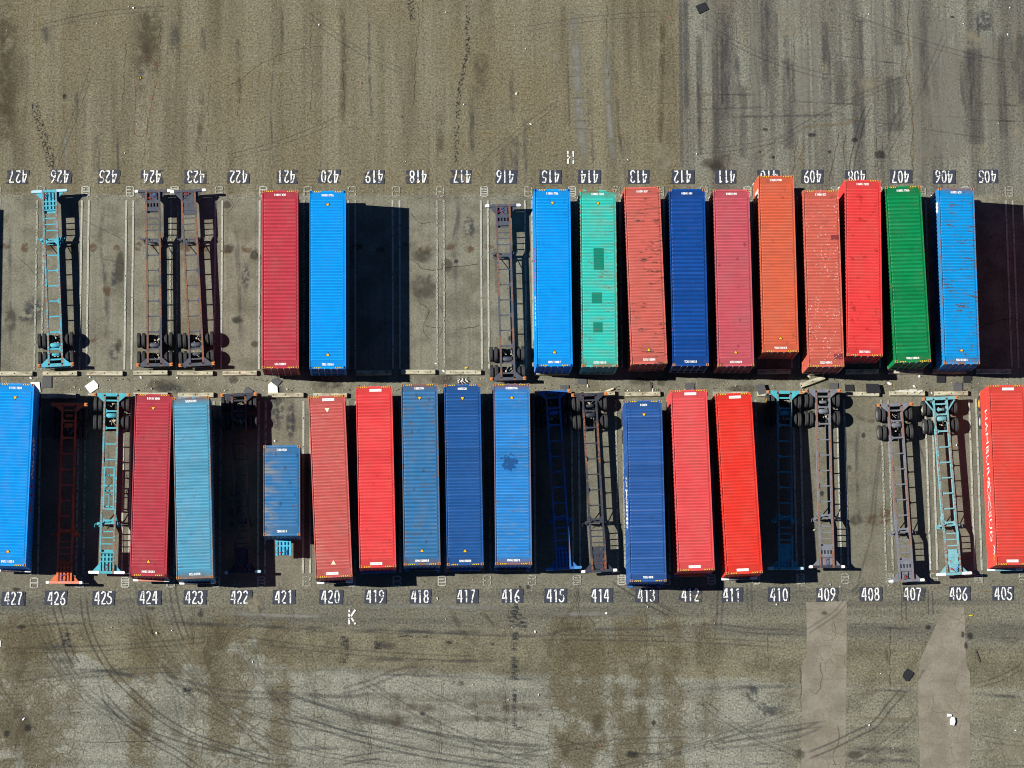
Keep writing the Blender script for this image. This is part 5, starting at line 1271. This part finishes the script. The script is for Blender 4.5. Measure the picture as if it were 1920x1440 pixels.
for lab, px_, py_, a, b, mt in (
    ('round white scrap at the top left of the yard', 250.5, 15, .12, .12, PAPER), ('small white scrap beside a round white one, top left', 241, 13, .10, .06, PAPER), ('white folded paper high above bay 420', 598.5, 47, .13, .09, PAPER), ('tiny white scrap high above bay 425', 182, 44, .06, .05, PAPER), ('white speck of paper just above number 424', 234, 287.5, .07, .06, PAPER), ('white crumb at the foot of the red paint outline', 256.5, 233, .06, .05, PAPER),
    ('yellow scrap beside the pothole', 264, 146, .09, .07, YELP), ('pink and white wrapper above bay 419', 677.5, 155.5, .11, .07, REDP), ('blue crumb above bay 420', 561.5, 201, .07, .05, BLUP), ('orange crumb above bay 421', 535, 188, .05, .05, YELP), ('white scrap above bay 417, beside the tar streak', 870, 196, .09, .08, PAPER), ('white scrap near the top above bay 418', 836, 23.5, .06, .09, PAPER),
    ('pale torn bag above bay 416', 968, 176, .22, .18, CRM), ('white upright box scrap above bay 415', 995, 233, .09, .17, PAPER), ('white scrap above the torn bag', 985, 92, .09, .05, PAPER), ('white bottle cap right of the letter H', 1177.5, 300, .07, .09, PAPER), ('white scrap on the seam above bay 412', 1306, 289, .10, .08, PAPER), ('white paper high above bay 408', 1629, 27, .10, .08, PAPER), ('white scrap at the upper right corner', 1893.5, 14.5, .08, .12, PAPER), ('white folded scrap high above bay 405', 1889.5, 65, .14, .11, PAPER), ('pale blue scrap high above bay 406', 1806, 44.5, .10, .06, PAPER),
    ('white scrap below number 418 of the lower row', 820, 1122, .20, .07, PAPER), ('white scrap below number 410 of the lower row', 1456, 1133.5, .12, .08, PAPER), ('white crumpled paper above number 413', 1214, 1138, .10, .07, PAPER), ('grey torn rag below number 414', 1137, 1150, .18, .16, PAPER), ('white can right of the tar streak', 1003.5, 1185, .10, .17, PAPER), ('white scrap lying on the tar streak', 960, 1176.5, .15, .07, PAPER), ('white cardboard lying in the cracked lower left corner', 45, 1348, .24, .12, PAPER), ('pale square scrap below number 424', 294, 1187, .17, .15, CRM), ('white crumb right of the pale square scrap', 322.5, 1182, .09, .08, PAPER), ('white crumb below number 425', 209, 1176.5, .09, .06, PAPER),
    ('white bent stick below number 421', 474, 1241.5, .14, .06, PAPER), ('white scrap in the pale lower strip below bay 415', 1009.5, 1303, .11, .11, PAPER), ('white crumb left of the tar patch', 953, 1312, .08, .08, PAPER), ('white round scrap between the two concrete strips', 1630, 1359.5, .14, .13, PAPER), ('white scrap far right below bay 405', 1904, 1369.5, .13, .08, PAPER), ('white crumb above the black mat near the concrete strip', 1651.5, 1263, .08, .05, PAPER), ('white scrap near number 409 of the lower row', 1556.5, 1096, .10, .08, PAPER), ('white crumb right of number 409', 1575, 1100.5, .09, .08, PAPER),
    ('yellow tape curl below number 405', 1820, 1154, .30, .09, YELP), ('white crumpled bottle at the end of empty bay 418', 817.5, 682, .10, .17, PAPER), ('yellow wrapper on the wheel stop of empty bay 417', 874, 690, .22, .09, YELP), ('white crushed cup by the wheel stop of bay 417', 832, 696, .14, .20, PAPER), ('blue and white cup below the wheel stop of the empty first bay', 58, 709, .18, .12, PAPER), ('white scrap below the wheel stop of empty bay 425', 168.5, 707.5, .14, .10, PAPER), ('white torn paper below the left dark grey chassis', 265, 708, .22, .14, PAPER), ('white scrap below the right dark grey chassis', 333, 708.5, .12, .10, PAPER), ('white rag between lower wheel stops 408 and 407', 1668, 719, .17, .32, PAPER),
    ('blue edged carton above the broken scrap', 1714, 724.5, .14, .20, PAPER), ('white paper below the green container', 1724, 706, .12, .22, PAPER), ('white scrap above the wheel stop of bay 406', 1746.5, 737, .09, .13, PAPER), ('cream foam piece beside the grey mat below the teal container', 1102, 724, .10, .22, CRM), ('white plastic strip behind the royal blue container', 1224, 731, .30, .10, PAPER), ('white cup on the kerb left of the plastic strip', 1177, 733, .09, .10, PAPER), ('white cup on the kerb right of the other cup', 1200, 732.5, .10, .09, PAPER), ('pale scrap at the tip of the loose wheel stop', 1502, 720, .18, .22, PAPER), ('heap of pale scrap beside the loose wheel stop', 1516, 706, .28, .15, CRM),
    ('pale paper beside the landing legs of the light grey chassis', 1525.5, 994, .13, .22, CRM), ('white scrap on the asphalt beside the lettered red container', 1844, 892, .10, .05, PAPER), ('white scrap left of the aqua chassis deck', 1745, 1055, .10, .10, PAPER), ('white scrap within the shadow of the aqua chassis', 1793, 835, .08, .14, PAPER), ('round white lump above the short blue container', 515.5, 827, .12, .12, PAPER), ('dark ring of rubber right of the white tilted board', 259, 732, .12, .12, DRK), ('pale nut shaped scrap right of the dark ring', 284, 729, .11, .10, CRM), ('white rag near the wheel stop of bay 421', 538.5, 730, .10, .09, PAPER)):
    scrap(lab, px_, py_, a, b, mt, _lit.uniform(0, 3))
# foam scrap on the right concrete strip: a hull and a lid
cx, cy = G(1785, 1352); m = MB()
m.prism([(-.15, -.25), (.1, -.30), (.20, -.05), (.16, .22), (-.02, .28), (-.16, .1)], 0, .12); m.prism([(-.34, .30), (-.02, .32), (-.04, .44), (-.30, .50)], 0, .06)
o = put('foam_scrap', m.mesh('foam_scrap'), PAPER, None, (cx, cy, .05)); tag(o, 'broken white foam piece on the right concrete strip', 'litter', 'litter on the yard')
# sheet metal scrap on the wheel stop of lower bay 407
m = MB(); rd = random.Random(2); x_, y_ = G(1700, 735)
for k in range(9):
    px_ = -.85 + k * .21; m.prism([(px_, rd.uniform(-.10, 0)), (px_ + .24, rd.uniform(-.12, -.02)), (px_ + .22, rd.uniform(.04, .14)), (px_ + .02, rd.uniform(.05, .12))], .30 + .012 * (k % 3), .308 + .012 * (k % 3))
for k in range(4): m.bar((rd.uniform(-.9, .4), rd.uniform(-.1, .15), .33), (rd.uniform(0., .9), rd.uniform(-.15, .15), .35), .02)
o = put('metal_scrap', m.mesh('metal_scrap'), plain('pale_bent_metal', (.55, .53, .47), .5, .3, 6.), None, (x_, y_, 0)); tag(o, 'bent pale metal scrap on the wheel stop of lower bay 407', 'scrap')
# tangle of black and white strapping
m = MB(); rd = random.Random(8); x_, y_ = G(866, 716)
for k in range(46):
    a = Vector((rd.uniform(-.32, .32), rd.uniform(-.17, .17), rd.uniform(.02, .14))); b = a + Vector((rd.uniform(-.16, .16), rd.uniform(-.12, .12), rd.uniform(-.02, .03)))
    m.bar(a, b, .020, k % 2, n=5)
o = put('strapping_tangle', m.mesh('strapping_tangle'), [PAPER, DRK], None, (x_, y_, .05)); tag(o, 'tangle of black and white strapping behind the container of lower bay 417', 'strapping')
# plank scrap sticking out from the dark grey chassis' rear beam, and a bent rod behind the royal blue container
for lab, a, b, r_, mt, nm in (('pale wooden slat sticking out right of the dark grey chassis rear beam', (1133, 736), (1150, 729), .07, CRM, 'wooden_slat'), ('bent dark rod behind the royal blue container at lower bay 413', (1219, 717), (1221, 731), .035, DRK, 'bent_rod'), ('thin dark rod lying right of the concrete strips', (1828, 1218), (1836, 1242), .025, DRK, 'steel_rod')):
    A_ = Vector((*G(*a), .12)); B_ = Vector((*G(*b), .12)); c_ = (A_ + B_) / 2; m = MB(); m.bar(A_ - c_, B_ - c_, r_)
    o = put(nm, m.mesh(nm), mt, None, c_); tag(o, lab, 'scrap')
# crumbs of dirt and litter along the kerbs: nobody could count them
m = MB(); rd = random.Random(3)
mats = [CRM, DRK, PAPER, plain('tan_chips', (.22, .17, .10), .9, .3), YELP, REDP]
for k in range(900):
    if rd.random() < .75:
        row = rd.random(); px_ = rd.uniform(0, 1920); py_ = (708 + abs(rd.gauss(0, 4)) if row < .5 else 733 - abs(rd.gauss(0, 5)))
        if 1000 < px_ and row < .6: py_ = rd.uniform(708, 736)
    else: px_, py_ = rd.uniform(0, 1920), rd.choice((rd.uniform(0, 345), rd.uniform(1085, 1440), rd.uniform(360, 1080)))
    x_, y_ = G(px_, py_); a = rd.uniform(.012, .04); mi = rd.choices(range(6), (4, 5, .5, 5, .2, .15))[0]
    m.prism([(x_ + a * math.cos(t + k), y_ + a * rd.uniform(.5, 1.2) * math.sin(t + k)) for t in (0, 1.6, 3.1, 4.7)], .045, .05 + a * .6, mi)
o = put('debris', m.mesh('debris'), mats); o['kind'] = 'stuff'; o['label'] = 'crumbs of dirt and litter along the wheel stops'; o['category'] = 'debris'
